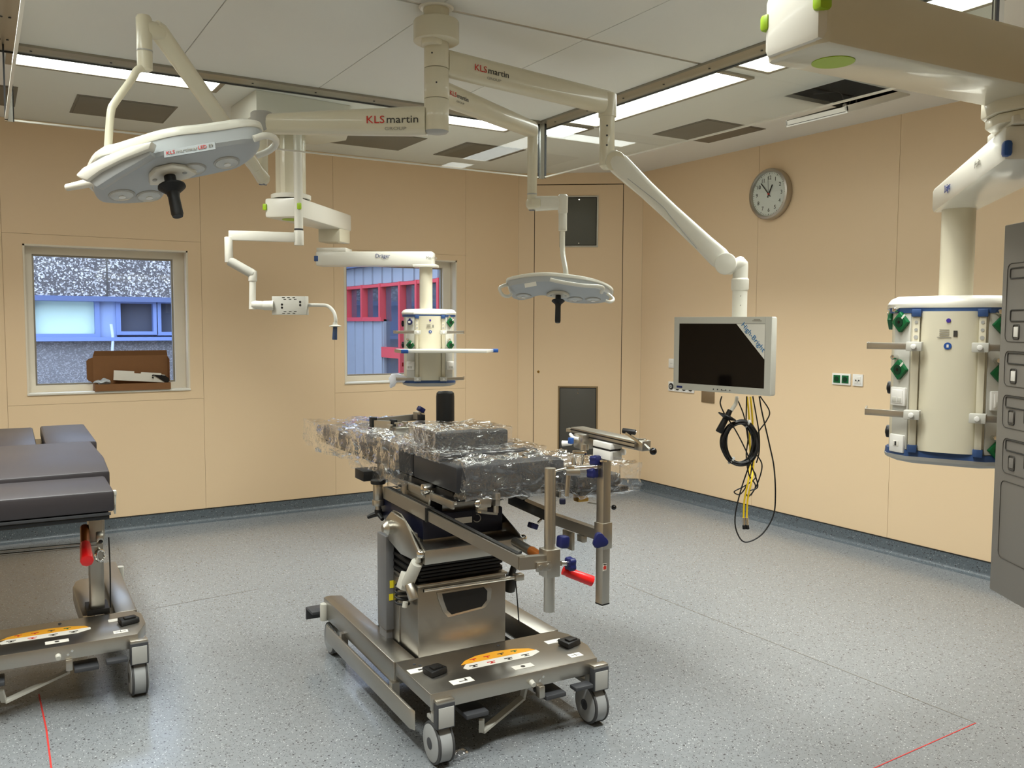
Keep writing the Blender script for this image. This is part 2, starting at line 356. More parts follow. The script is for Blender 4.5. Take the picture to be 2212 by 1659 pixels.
# ceiling with the open hatch
HO = (4.24, 4.84, 3.335, 3.775)
g = G()
for a, b, c, d in slabs([HO], XL - .2, XR + .2, YF - .2, YB + .2): g.box(((a + b) / 2, (c + d) / 2, ZC + .012), (b - a, d - c, .024))
struct('ceiling', g, CEIL)
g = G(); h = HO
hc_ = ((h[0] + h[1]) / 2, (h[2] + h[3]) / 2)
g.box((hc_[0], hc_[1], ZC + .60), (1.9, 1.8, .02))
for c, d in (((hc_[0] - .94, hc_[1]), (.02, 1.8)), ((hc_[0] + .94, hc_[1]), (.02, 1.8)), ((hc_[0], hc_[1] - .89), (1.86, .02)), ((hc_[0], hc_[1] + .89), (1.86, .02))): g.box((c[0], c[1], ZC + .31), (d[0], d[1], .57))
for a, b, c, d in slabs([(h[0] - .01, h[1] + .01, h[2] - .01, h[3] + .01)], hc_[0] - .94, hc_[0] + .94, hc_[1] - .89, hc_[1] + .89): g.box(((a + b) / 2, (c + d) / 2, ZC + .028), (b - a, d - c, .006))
struct('ceiling_cavity', g, CAVITY)  # oversized shell, painted near-black so the opening stays dark
# baseboards: coved sheet vinyl turned up the wall, with a thin dark top edge
def skirt(name, a, b, nrm, capped=True):
    a, b, nrm = V(a), V(b), V(nrm); g = G(); prof = [(0, 0), (.045, 0), (.024, .004), (.011, .014), (.006, .03), (.006, .098), (0, .098)]
    g.loft([[a + nrm * o + V((0, 0, z)) for o, z in prof], [b + nrm * o + V((0, 0, z)) for o, z in prof]])
    o = struct(name, g, BASEM)
    part('edge_strip', G().loft([[p + nrm * q + V((0, 0, z)) for q, z in ((0, .098), (.0075, .098), (.0075, .104), (0, .104))] for p in (a, b)]), mat('edge_dark', (40, 38, 34), .5), o)
skirt('baseboard_back', (XL, YB, .0), (CA.x, YB, 0), (0, -1, 0))
skirt('baseboard_corner', CA, CB, cn)
skirt('baseboard_right', (XR, CB.y, 0), (XR, YF, 0), (-1, 0, 0))
skirt('baseboard_left', (XL, YF, 0), (XL, YB, 0), (1, 0, 0))
skirt('baseboard_front', (XL, YF, 0), (XR, YF, 0), (0, 1, 0))
# windows
for i, (x0, x1, z0, z1) in enumerate(WIN):
    g = G(); yy = YB + .1
    fw_ = (.047, .075, .05, .05)   # left, right, bottom, top
    for a, b, c, d in slabs([(x0 + .012 + fw_[0], x1 - .012 - fw_[1], z0 + .012 + fw_[2], z1 - .012 - fw_[3])], x0, x1, z0, z1): g.box(((a + b) / 2, yy + .035, (c + d) / 2), (b - a, .07, d - c))
    wn = struct('window_%d' % (i + 1), g, PVC)
    g = G(); t = .012
    g.box((x0 + t / 2, YB + .05, (z0 + z1) / 2), (t, .104, z1 - z0)); g.box((x1 - t / 2, YB + .05, (z0 + z1) / 2), (t, .104, z1 - z0)); g.box(((x0 + x1) / 2, YB + .05, z1 - t / 2), (x1 - x0, .104, t))
    part('window_reveal', g, PVC, wn)
    part('window_sill', G().box(((x0 + x1) / 2, YB + .046, z0 + .008), (x1 - x0 + .002, .112, .016), bev=.003), ENAM2, wn)
    a, b, c, d = x0 + .012 + fw_[0], x1 - .012 - fw_[1], z0 + .012 + fw_[2], z1 - .012 - fw_[3]
    sg = G()
    for p_, q_, r_, s_ in slabs([(a + .012, b - .012, c + .012, d - .012)], a, b, c, d): sg.box(((p_ + q_) / 2, yy + .04, (r_ + s_) / 2), (q_ - p_, .03, s_ - r_))
    part('glazing_bead', sg, SEAL if False else FRAMEM, wn)
    part('pane', G().box(((a + b) / 2, yy + .045, (c + d) / 2), (b - a - .01, .004, d - c - .01)), GLASSW, wn)
    g = G()
    for p_, q_, r_, s_ in slabs([(x0, x1, z0, z1)], x0 - .06, x1 + .06, z0 - .06, z1 + .06): g.box(((p_ + q_) / 2, YB + .262, (r_ + s_) / 2), (q_ - p_, .02, s_ - r_))
    part('outer_flashing', g, GWHITE, wn)
# ------------------------------------------------------------------ courtyard outside
YO, XO = 13.4, 5.0
struct('ground_outside', G().box((2, 13, -.6), (22, 11.5, .2)), EARTH)
bA = thing('concrete_building', 'grey pebble-dash building with a blue ribbon of windows, across the courtyard', 'building', (1.5, YO + .2, -.5))
zt, zb_ = on_y(220, 641, YO).z, on_y(220, 737, YO).z
part('concrete_wall', G().box((0, YO + .3, (zt + 4.6) / 2), (12, .5, 4.6 - zt)), PEBBLE, bA)
part('lower_wall', G().box((0, YO + .3, (zb_ - .5) / 2), (12, .5, zb_ + .5)), PEBBLE2, bA)
part('window_band', G().box((0, YO + .4, (zt + zb_) / 2), (12, .3, zt - zb_)), BLUEF, bA)
part('band_lintel', G().box((0, YO + .03, zt - .03), (12, .12, .07)), mat('blue_shadow', (84, 98, 136), .6), bA)
part('band_sill', G().box((0, YO + .0, zb_ + .03), (12, .2, .05)), BLUEF, bA)
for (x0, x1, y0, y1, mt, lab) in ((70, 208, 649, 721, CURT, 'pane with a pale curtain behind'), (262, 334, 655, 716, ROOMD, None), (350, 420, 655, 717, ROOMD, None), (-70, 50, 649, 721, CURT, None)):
    p, q = on_y(x0, y0, YO), on_y(x1, y1, YO)
    f = G()
    for a, b, c, d in slabs([(p.x, q.x, q.z, p.z)], p.x - .06, q.x + .06, q.z - .05, p.z + .05): f.box(((a + b) / 2, YO + .17, (c + d) / 2), (b - a, .16, d - c))
    fo = part('window', f, BLUEF, bA, lab)
    part('pane', G().box(((p.x + q.x) / 2, YO + .225, (p.z + q.z) / 2), (q.x - p.x, .02, p.z - q.z)), mt, fo)
p, q = on_y(211, 645, YO), on_y(256, 732, YO)
part('spandrel_panel', G().box(((p.x + q.x) / 2, YO + .2, (p.z + q.z) / 2), (q.x - p.x, .12, p.z - q.z)), mat('pale_blue', (140, 160, 200), .5), bA)
for xx in (232, 700): part('wall_joint', G().box((on_y(xx, 600, YO).x, YO + .052, (zt + 4.6) / 2), (.02, .02, 4.6 - zt)), mat('joint_dark', (70, 68, 66), .9), bA)
p = on_y(238, 700, YO); q = on_y(241, 758, YO)
part('reflection_streak', G().tube([(p.x, YO - .08, p.z), (p.x + .02, YO - .08, (p.z + q.z) / 2), (q.x, YO - .08, q.z)], .02, 8), GWHITE, bA)  # white reflection streak, painted in as a thin tube
# wing with blue cladding and red frames
YO -= .19
bB = thing('blue_clad_wing', 'wing clad in blue seamed metal with red window frames, seen through the right window', 'building', (XO + .3, 11, -.5))
ztop = on_x(742, 584, XO).z; zcl = on_x(742, 620, XO).z; zsill = on_x(742, 684, XO).z; zsp = on_x(742, 690, XO).z
Y0 = 8.7
def yb(x): return on_x(x, 700, XO).y
yd = yb(829)      # cladding stops, glazed door begins
yR = [YO - .02, yd]
part('upper_cladding', G().box((XO + .4, (Y0 + YO) / 2, (ztop + zcl) / 2), (.8, YO - Y0, ztop - zcl)), BLUEC, bB)
part('lower_cladding', G().box((XO + .4, (yd + YO) / 2, (zsp - .5) / 2), (.8, YO - yd, zsp + .5)), BLUEC, bB)
part('roof_edge', G().box((XO + .36, (Y0 + YO) / 2, ztop + .05), (.95, YO - Y0, .1)), mat('roof_dark', (84, 100, 128), .6), bB)
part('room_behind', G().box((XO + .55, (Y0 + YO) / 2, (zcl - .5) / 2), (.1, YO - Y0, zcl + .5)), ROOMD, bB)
yy = YO
k = 0
while yy > Y0 + .1:
    part('cladding_seam', G().box((XO - .012, yy, (ztop + zcl) / 2), (.03, .022, ztop - zcl)), BLUEC, bB)
    if yy > yd: part('cladding_seam', G().box((XO - .012, yy, (zsp - .5) / 2), (.03, .022, zsp + .5)), BLUEC, bB)
    yy -= .36
mull = [min(yb(x), YO - .06) for x in (744, 787, 826, 869, 905, 952)]
part('red_rail', G().box((XO + .0, (Y0 + YO) / 2, zcl - .03), (.08, YO - Y0, .045)), REDF, bB)
part('red_rail', G().box((XO + .0, (yd + YO) / 2, zsp + .0), (.09, YO - yd, .06)), REDF, bB)
p, q = on_x(829, 757, XO), on_x(870, 776, XO)
part('red_rail', G().box((XO + .0, (p.y + q.y) / 2, (p.z + q.z) / 2 + .03), (.08, abs(p.y - q.y), .15)), REDF, bB)
for j, y in enumerate(mull): part('red_mullion', G().box((XO, y, (zcl + (zsp if y > yd + .05 else -.5)) / 2), (.1, .055, zcl - (zsp if y > yd + .05 else -.5))), REDF, bB)
for a, b in zip([YO] + mull, mull + [Y0]):
    zl = zsp if b >= yd - .05 else -.5
    if a - b > .1: part('pane', G().box((XO + .05, (a + b) / 2, (zcl + zl) / 2), (.02, a - b - .09, zcl - zl)), GLASSX, bB)
YO += .19
# ------------------------------------------------------------------ laminar-flow ceiling field
FX0, FX1, FY0, FY1 = .153, 3.353, 1.935, 5.095
CXY = ((FX0 + FX1) / 2, (FY0 + FY1) / 2)
lf = thing('airflow_ceiling', 'square laminar airflow field in the ceiling with grey flange and hanging glass apron', 'ceiling diffuser', (CXY[0], CXY[1], 2.55))
g = G()
for a, b, c, d in slabs([(FX0 + .045, FX1 - .045, FY0 + .045, FY1 - .045)], FX0 - .09, FX1 + .09, FY0 - .09, FY1 + .09): g.box(((a + b) / 2, (c + d) / 2, 2.926), (b - a, d - c, .028))
part('flange', g, FRAMEM, lf)
g = G()
for a, b, c, d in slabs([(FX0 - .085, FX1 + .085, FY0 - .085, FY1 + .085)], FX0 - .1, FX1 + .1, FY0 - .1, FY1 + .1): g.box(((a + b) / 2, (c + d) / 2, 2.924), (b - a, d - c, .036))
part('black_edge_strip', g, SEAL, lf)  # narrow black strip round the outer edge of the flange
xs = [FX0 + .045, .951, CXY[0], 2.555, FX1 - .045]
for x0, x1 in zip(xs, xs[1:]):
    for y0, y1 in ((FY0 + .045, CXY[1] - .012), (CXY[1] + .012, FY1 - .045)):
        part('diffuser_panel', G().box(((x0 + x1) / 2, (y0 + y1) / 2, 2.934), (x1 - x0 - .004, y1 - y0, .02), bev=.002), DIFF, lf)
part('centre_rail', G().box((CXY[0], CXY[1], 2.933), (FX1 - FX0 - .09, .018, .012)), FRAMEM, lf)
for k in range(9):
    x = FX0 + .12 + k * (FX1 - FX0 - .24) / 8
    for y in (FY0 - .02, FY1 + .02): part('screw', G().cyl((x, y, 2.908), (x, y, 2.915), .006, n=10), DGREY, lf)
    y = FY0 + .12 + k * (FY1 - FY0 - .24) / 8
    for x in (FX0 - .02, FX1 + .02): part('screw', G().cyl((x, y, 2.908), (x, y, 2.915), .006, n=10), DGREY, lf)
for (c, d) in (((CXY[0], FY1), (1, 0)), ((CXY[0], FY0), (1, 0)), ((FX0, CXY[1]), (0, 1)), ((FX1, CXY[1]), (0, 1))):
    L_ = (FX1 - FX0 if d[0] else FY1 - FY0) - .06; sz = (L_, .006) if d[0] else (.006, L_)
    pn = part('glass_pane', G().box((c[0], c[1], 2.735), (sz[0], sz[1], .36)), GLASS, lf)
    part('bottom_edge', G().box((c[0], c[1], 2.553), (max(sz[0], .012), max(sz[1], .012), .008)), ENAM2, pn)
for x in (FX0, FX1):
    for y in (FY0, FY1):
        sx_, sy_ = (1 if x == FX0 else -1), (1 if y == FY0 else -1)
        g = G(); g.box((x + sx_ * .014, y, 2.73), (.034, .012, .37)); g.box((x, y + sy_ * .014, 2.73), (.012, .034, .37))
        cp = part('corner_post', g, ALU, lf)
        part('corner_gasket', G().box((x + sx_ * .033, y, 2.73), (.005, .014, .368)).box((x, y + sy_ * .033, 2.73), (.014, .005, .368)), SEAL, cp)
# ceiling lights round the field
def light(x0, x1, y0, y1, lab):
    t = thing('ceiling_light', lab, 'ceiling light', ((x0 + x1) / 2, (y0 + y1) / 2, ZC), 0, 'recessed ceiling lights round the airflow field')
    g = G()
    for a, b, c, d in slabs([(x0, x1, y0, y1)], x0 - .03, x1 + .03, y0 - .03, y1 + .03): g.box(((a + b) / 2, (c + d) / 2, ZC - .006), (b - a, d - c, .012))
    part('frame', g, FRAMEM, t)
    part('diffuser', G().box(((x0 + x1) / 2, (y0 + y1) / 2, ZC - .004), (x1 - x0, y1 - y0, .006)), LIGHT, t)
    ld = bpy.data.lights.new('lamp', 'AREA'); ld.shape = 'RECTANGLE'; ld.size = x1 - x0 - .01; ld.size_y = y1 - y0 - .01; ld.spread = math.radians(LAMP_SPREAD)
    ld.color = (.97, 1.0, .96); ld.energy = LAMP_W * (x1 - x0) * (y1 - y0)
    lo_ = bpy.data.objects.new('lamp', ld); COL.objects.link(lo_); lo_.parent = t; lo_.location = (0, 0, -.009)
for a in ((.20, 1.24, 5.215, 5.48, 'lit ceiling light along the window side, left of the ceiling box, above the big lamp'),
          (-.18, .10, 5.215, 5.48, 'small lit square ceiling light at the far left corner of the airflow field'),
          (2.36, 3.27, 5.215, 5.48, 'lit ceiling light along the window side, right of the ceiling box'),
          (3.47, 3.74, 5.10, 5.42, 'small lit square ceiling light at the far right corner of the airflow field'),
          (3.47, 3.74, 3.60, 5.00, 'longest lit ceiling light, right of the field beside the monitor arm'),
          (3.47, 3.74, 2.12, 3.44, 'lit ceiling light right of the field, partly hidden by the foreground boom'),
          (-.21, .05, 3.60, 5.00, 'lit ceiling light on the left side of the field, further from the camera'),
          (-.21, .05, 2.12, 3.44, 'lit ceiling light on the left side of the field, nearer the camera'),
          (.20, 1.60, 1.54, 1.81, 'lit ceiling light on the near side of the field, left half'),
          (1.90, 3.30, 1.54, 1.81, 'lit ceiling light on the near side of the field, right half')): light(*a)
# return-air grilles
def grille(x0, x1, y0, y1, lab):
    t = thing('air_grille', lab, 'air grille', ((x0 + x1) / 2, (y0 + y1) / 2, ZC), 0, 'square air grilles in the white ceiling')
    part('grille_frame', G().box(((x0 + x1) / 2, (y0 + y1) / 2, ZC - .002), (x1 - x0, y1 - y0, .004)), GRIL, t)
    part('grille_plate', G().box(((x0 + x1) / 2, (y0 + y1) / 2, ZC - .005), (x1 - x0 - .03, y1 - y0 - .03, .004), bev=.001), GRIL, t)
for a in ((-.33, .25, 6.05, 6.60, 'grey-brown ceiling grille at the far left edge of the photo'), (.565, 1.15, 6.04, 6.58, 'grey-brown ceiling grille above the left window, beside the big lamp yoke'),
          (2.35, 2.935, 6.04, 6.58, 'grey-brown ceiling grille below the boom, left of the ceiling column'), (3.25, 3.79, 6.0, 6.58, 'grey-brown ceiling grille near the far corner, crossed by a light reflection'),
          (4.265, 4.825, 4.45, 5.02, 'grey-brown ceiling grille above the wall clock'), (4.25, 4.83, 2.16, 2.73, 'grey-brown ceiling grille at the top right corner of the photo')): grille(*a)
# hinged ceiling panel hanging open
hp = thing('hanging_ceiling_panel', 'white ceiling panel hanging open on its hinge below a dark opening', 'ceiling panel', (4.84, 3.555, 2.76))
hx = V((4.27 - 4.84, 0, 2.765 - 2.94)); hl = hx.length; hxn = hx.normalized(); hz = hxn.cross(V((0, 1, 0))).normalized(); hz = hz if hz.z > 0 else -hz
RH = Matrix((hxn, hz.cross(hxn), hz)).transposed()
pc = V((4.84, 3.555, 2.94)) + hx / 2
part('panel', G().box(pc - hz * .004, (hl, .44, .008), RH), CEIL, hp)
part('panel_edge', G().box(pc + hxn * (hl / 2 - .006) + hz * .016, (.012, .44, .026), RH).box(pc + V((0, .214, 0)) + hz * .016, (hl, .012, .034), RH).box(pc - V((0, .214, 0)) + hz * .016, (hl, .012, .034), RH), ENAM2, hp)
part('panel_back', G().box(pc + hz * .004, (hl - .03, .41, .006), RH), mat('insulation_grey', (96, 94, 88), .8), hp)
b_ = pc + hxn * .02 + hz * .02
part('safety_wire', G().tube([b_, b_ + V((.02, .03, .06)), b_ + V((-.01, .05, .10)), V((4.42, 3.70, 2.96))], .003, 6), DGREY, hp)
part('latch', G().tube([b_ + V((.03, 0, 0)), b_ + V((.05, 0, .05)), b_ + V((.10, .0, .08)), b_ + V((.13, .02, .03))], .005, 6).cyl(b_ + V((0, 0, -.005)), b_ + V((0, 0, .02)), .014, n=10), STEEL, hp)
# floor markings
def line(name, pts, wd, mt, lab):
    g = G(); P = [on_z(x, y, 0) for x, y in pts]
    for a, b in zip(P, P[1:]): g.beam(V((a.x, a.y, .0006)), V((b.x, b.y, .0006)), wd, .0012)
    single(name, g, mt, lab, 'floor marking')
line('floor_marking', [(84, 1500), (100, 1575), (116, 1700)], .006, TAPE, 'thin red line on the floor at the bottom left, below the left table')
line('floor_marking', [(1860, 1672), (2108, 1562)], .004, TAPE, 'thin red line on the floor at the bottom right')
line('floor_marking', [(1350, 1262), (2108, 1562)], .003, PENCIL, 'faint thin line running across the floor right of the operating table')
line('floor_marking', [(330, 1315), (560, 1272)], .003, PENCIL, 'faint seam line on the floor left of the operating table')
# ------------------------------------------------------------------ ceiling column and its three booms
CL = V((1.755, 3.52, 0)); Z = V((0, 0, 1))
def zc(y, x=945):      # height on the column axis seen at photo row y
    r = ray(x, y); t = (r.x * CL.x + r.y * CL.y) / (r.x ** 2 + r.y ** 2); return H + r.z * t
t = thing('ceiling_column', 'cream round suspension column hanging from the middle of the airflow field', 'suspension', (CL.x, CL.y, 2.39))
part('ceiling_flange', G().lathe([(.078, 2.945), (.078, 2.925), (.070, 2.918)][::-1], CL), ENAM2, t)
part('ceiling_tube', G().cyl(CL + Z * 2.87, CL + Z * 2.93, .056, n=32), ENAM, t)
g = G().lathe([(.092, 2.775), (.100, 2.78), (.100, 2.862), (.096, 2.868), (.0, 2.87)][:4], CL, n=40)
g.prism([CL + Z * 2.752 + V((-.085, -.03, 0)), CL + Z * 2.752 + V((-.05, -.075, 0)), CL + Z * 2.752 + V((.0, -.06, 0)), CL + Z * 2.752 + V((-.06, .03, 0))], (0, 0, .05), .006)
part('collar', g, ENAM, t)
zA, zB, zC_ = zc(132), zc(196), zc(262)
s1, s2, zb0 = zc(150), zc(216), zc(284)
for z0, z1 in ((s1 + .002, 2.775), (s2 + .002, s1 - .001), (zb0, s2 - .001)):
    part('column_segment', G().cyl(CL + Z * z0, CL + Z * z1, .0545, n=36, bev=.0012), ENAM, t)
part('end_cap', G().lathe([(.02, zb0 - .012), (.045, zb0 - .008), (.054, zb0 + .0)], CL), GREYP, t)
vdir = (EYE - CL); vdir.z = 0; vdir.normalize(); side = V((-vdir.y, vdir.x, 0))
for a, z in ((.0, zc(185)), (.35, zc(122)), (.2, zc(37, 945))):
    d = (vdir * math.cos(a) - side * math.sin(a)); part('set_screw', G().cyl(CL + d * .052 + Z * z, CL + d * .0555 + Z * z, .004, n=8), DGREY, t)

def boom(root, a, b, z, h, w, text_at=None, tsize=.04, cap=True, hb=None):
    """horizontal boom from the column axis a to joint b, deep oval section"""
    hb = hb or h
    a, b = V((a.x, a.y, z)), V((b.x, b.y, z)); x = (b - a).normalized(); y = V((-x.y, x.x, 0)); rings = []
    L_ = (b - a).length
    for s_, k, hh in ((.045, 1, h), (.12, 1, h), (L_ * .6, .97, (h + hb) / 2), (L_, .92, hb), (L_ + w * .35, .7, hb * .86), (L_ + w * .5, .35, hb * .5)):
        ring = []
        for j in range(28):
            th = 2 * math.pi * j / 28; c, s2_ = math.cos(th), math.sin(th)
            ring.append(a + x * s_ + y * (w / 2 * k * math.copysign(abs(c) ** .7, c)) + Z * (hh / 2 * math.copysign(abs(s2_) ** .6, s2_)))
        rings.append(ring)
    o = part('boom', G().loft(rings), ENAM, root)
    n = y if y.dot(EYE - a) > 0 else -y
    if text_at is not None:
        c = a + (b - a) * text_at + n * (w / 2 + .0008)
        xd = x if x.dot(CR) > 0 else -x
        c0 = c - xd * tsize * .05
        text('KLS', tsize, c0 - xd * tsize * .12, xd, Z, INKR, o, align='RIGHT', sx=1.15)
        text('martin', tsize, c0, xd, Z, INKD, o, align='LEFT', sx=1.2)
        text('GROUP', tsize * .42, c0 + xd * tsize * .9 - Z * tsize * .85, xd, Z, INKG, o, sx=1.5)
    return o
PA = on_z(1312, 222, zA); PB = on_z(1150, 280, zB); PC = on_z(566, 268, zC_)
def drop_z(P, x, y): r = ray(x, y); t_ = (r.x * P.x + r.y * P.y) / (r.x ** 2 + r.y ** 2); return H + r.z * t_
# ---- monitor arm
ma = thing('ceiling_support_arm', 'cream ceiling arm carrying the flat monitor, upper right boom of the column', 'support arm', (PA.x, PA.y, 1.6))
boom(ma, CL, PA, zA, .115, .075, .24, .040, hb=.12)
z1 = drop_z(PA, 1312, 205) ; z2 = drop_z(PA, 1312, 253); z3 = drop_z(PA, 1312, 330); z4 = drop_z(PA, 1312, 355)
pa = V((PA.x, PA.y, 0))
part('joint_head', G().lathe([(.047, z2), (.047, z1), (.040, z1 + .006)], pa), ENAM, ma)
part('drop_tube', G().cyl(pa + Z * (z4 - .01), pa + Z * (z2 + .001), .040, n=30), ENAM, ma)
fa = (EYE - pa); fa.z = 0; fa.normalize(); sa = V((-fa.y, fa.x, 0))
for y in (275, 296, 317): part('bolt', G().cyl(pa + fa * .038 + Z * drop_z(PA, 1306, y), pa + fa * .0415 + Z * drop_z(PA, 1306, y), .005, n=10), DGREY, ma)
E0 = at_d(1334, 352, CF.dot(pa + Z * z4 - EYE) - .03); E1 = at_d(1571, 573, 4.27)
ax = (E1 - E0).normalized(); fn = (EYE - (E0 + E1) / 2); fn = (fn - ax * fn.dot(ax)).normalized(); up = fn.cross(ax); up = up if up.z > 0 else -up
part('elbow', G().cyl(E0 - fn * .045, E0 + fn * .042, .052, n=36, bev=.006).sph(pa + Z * (z4 + .01), .041, n=14), ENAM, ma)
L_ = (E1 - E0).length; rings = []
for s_, hw, hh in ((-.06, .03, .03), (-.045, .040, .044), (.02, .046, .056), (.10, .045, .052), (.22, .042, .045), (.5 * L_, .040, .043), (.8 * L_, .038, .047), (L_ - .06, .037, .052), (L_ + .02, .034, .040), (L_ + .045, .02, .02)):
    rings.append([E0 + ax * s_ + fn * (hw * math.copysign(abs(math.cos(q)) ** .55, math.cos(q)) - .0) + up * (hh * math.copysign(abs(math.sin(q)) ** .6, math.sin(q))) for q in [2 * math.pi * j / 24 for j in range(24)]])
sp = part('spring_arm', G().loft(rings), ENAM2, ma)
part('arm_seam', G().tube([E0 + ax * .12 + fn * .043 - up * .022, E0 + ax * .35 + fn * .044 - up * .006, E0 + ax * .55 * L_ + fn * .043 - up * .016, E0 + ax * .8 * L_ + fn * .038 - up * .04], .0022, 6), GREYP, sp)
part('joint_cap', G().cyl(E1 + fn * .03, E1 + fn * .052, .053, n=36, bev=.008), ENAM2, ma)
M0 = at_d(1597, 690, 4.27); mz = lambda y: drop_z(M0, 1597, y)
m0 = V((M0.x, M0.y, 0))
part('end_bracket', G().tube([E1 + ax * .01, E1 + ax * .03 + (m0 + Z * mz(566) - E1) * .5 + Z * .012, m0 + Z * mz(572), m0 + Z * mz(605)], .036, 18), ENAM2, ma)
part('swivel_collar', G().lathe([(.038, mz(628)), (.042, mz(624)), (.042, mz(604)), (.037, mz(601))], m0), ENAM2, ma)
ps = part('monitor_post', G().cyl(m0 + Z * (mz(690)), m0 + Z * mz(626), .036, n=28), ENAM2, ma)
for y in (641, 661): part('bolt', G().cyl(m0 + fn * .034 + Z * mz(y) + CR * .008, m0 + fn * .038 + Z * mz(y) + CR * .008, .005, n=10), DGREY, ps)
# ---- monitor
TL, TR, BR_, BL = at_d(1455, 688, 4.45), at_d(1667, 681, 4.02), at_d(1667, 853, 4.02), at_d(1459, 843, 4.45)
c0 = (TL + TR + BR_ + BL) / 4; mx = ((TR + BR_) - (TL + BL)); mx.z = 0; mw = mx.length / 2; mx.normalize(); mn = mx.cross(Z); mn = mn if mn.dot(EYE - c0) > 0 else -mn; mh = ((TL - BL).length + (TR - BR_).length) / 2
RM = Matrix((mx, -mn, Z)).transposed()
mo = thing('monitor', 'silver-grey flat monitor with a black screen and a printed white corner film', 'monitor', (c0.x, c0.y, c0.z - mh / 2))
def mp(u, v, o=0): return c0 + mx * (u * mw / 2) + Z * (v * mh / 2) + mn * o
part('housing', G().box(c0 - mn * .02, (mw, .045, mh), RM, .008), LGREY, mo)
part('rear_housing', G().box(c0 - mn * .055, (mw * .7, .04, mh * .7), RM, .012), GREYP, mo)
bz = G()
for a, b, c, d in slabs([(-.89, .88, -.82, .82)], -1, 1, -1, 1): bz.box(c0 + mx * ((a + b) / 4 * mw) + Z * ((c + d) / 4 * mh) + mn * .0035, ((b - a) / 2 * mw - .0005, .004, (d - c) / 2 * mh - .0005), RM)
bzo = part('bezel', bz, LGREY, mo)
part('screen', G().box(c0 + mn * .0030, (mw * .885, .002, mh * .82), RM), SCREEN, mo)
fs = part('corner_film', G().prism([mp(.32, .815, .0045), mp(.875, .815, .0045), mp(.875, -.08, .0045)], mn * .0006), PAPER, mo)
a_, b_ = mp(.32, .815, .005), mp(.875, -.08, .005); td = (b_ - a_).normalized(); nn = mn.cross(td); nn = nn if nn.dot(mp(.875, .815) - a_) > 0 else -nn
text('High-Bright', .034, (a_ + b_) / 2 + nn * .026 - td * .004, td, nn, INKC, fs, sx=1.12)
text('High-Bright', .047, (a_ + b_) / 2 + nn * .0345 + td * .0015, td, nn, INKB, fs, lift=.0008, sx=1.12) if False else None
text('OLYMPUS', .012, mp(.76, .905, .006), mx, Z, INKD, bzo) if False else None
for k, yv in enumerate((.925, .895)): part('printed_mark', G().box(mp(.72, yv, .006), (.05 if k else .035, .0008, .004), RM), INKG, bzo)
part('maker_badge', G().box(mp(-.86, -.925, .006), (.035, .001, .010), RM), INKB, bzo)
for k in range(5): part('button', G().cyl(mp(-.12 + k * .085, -.925, .005), mp(-.12 + k * .085, -.925, .0075), .003, n=8), DGREY, bzo)
part('osd_slot', G().box(mp(.09, -.94, .006), (.02, .001, .002), RM), DGREY, bzo)
# handle below the monitor
hd_ = mo
D = 4.22
part('handle_stalk', G().tube([at_d(1592, 858, D + .02), at_d(1589, 872, D), at_d(1578, 889, D)], .009, 10), ENAM2, hd_)
gx = (at_d(1553, 937, D) - at_d(1576, 889, D)).normalized()
part('handle_guard', G().lathe([(.012, -.028), (.014, -.002), (.045, .004), (.047, .009), (.020, .018), (.0145, .022)], at_d(1572, 897, D), gx), BLACK, hd_)
part('handle_grip', G().cyl(at_d(1570, 900, D), at_d(1552, 934, D), .0145, .0165, n=20, bev=.004), BLACK, hd_)
# cables
def cable(name, pts, r, mt, lab, d=4.3, cat='cable', closed=False, group=None, n=8):
    P = [at_d(p[0], p[1], d + (p[2] if len(p) > 2 else 0)) for p in pts]
    return single(name, G().tube(P, r, n, 7, closed), mt, lab, cat, group)
coil = thing('cable_coil', 'thick round coil of black cable tied with grey bands below the monitor', 'cable coil', at_d(1598, 1005, 4.25))
cc_, rx, rz_ = at_d(1600, 957, 4.25), .076, .104
for k in range(22):
    q0 = random.random() * 6; off = V((random.uniform(-.012, .012), random.uniform(-.012, .012), 0)); k1, k2 = random.uniform(.88, 1.16), random.uniform(.90, 1.12)
    part('cable_turn', G().tube([cc_ + off + CR * (rx * k1 * math.cos(q)) + Z * (rz_ * k2 * math.sin(q)) + CF * (.014 * math.sin(q * 2 + q0)) for q in [2 * math.pi * j / 14 for j in range(14)]], .0042, 7, 4, True), BLACK, coil)
for q in (1.15, 4.1): 
    c = cc_ + CR * (rx * math.cos(q)) + Z * (rz_ * math.sin(q)); tdir = (-CR * (rx * math.sin(q)) + Z * (rz_ * math.cos(q))).normalized()
    part('tie', G().cyl(c - tdir * .004, c + tdir * .004, .021, n=14), GREYP, coil)
cable('cable', [(1640, 856), (1646, 890), (1662, 960), (1672, 1010), (1675, 1070), (1670, 1115), (1645, 1155), (1610, 1171), (1592, 1150), (1588, 1115), (1600, 1060), (1620, 1000)], .0035, BLACK, 'black cable under the monitor hanging lowest, in one long loop towards the floor')
cable('cable', [(1642, 856), (1662, 888), (1655, 910), (1638, 935), (1630, 975), (1622, 1020), (1612, 1050), (1598, 1068), (1586, 1062), (1608, 1050), (1632, 1032), (1626, 1015), (1612, 1002)], .0032, BLACK, 'black cable with an outward bulge at the right, just below the monitor', 4.33)
cable('cable', [(1559, 856), (1556, 872), (1564, 892), (1575, 908), (1592, 935), (1612, 975), (1625, 1010), (1637, 1050), (1620, 1060)], .0032, BLACK, 'black cable leaving the left underside of the monitor beside the grip', 4.2)
cable('cable', [(1592, 860), (1606, 895), (1612, 925), (1620, 965), (1640, 990), (1646, 1010), (1636, 1045), (1622, 1070)], .0032, BLACK, 'black cable passing behind the coil, left of the yellow cables', 4.36)
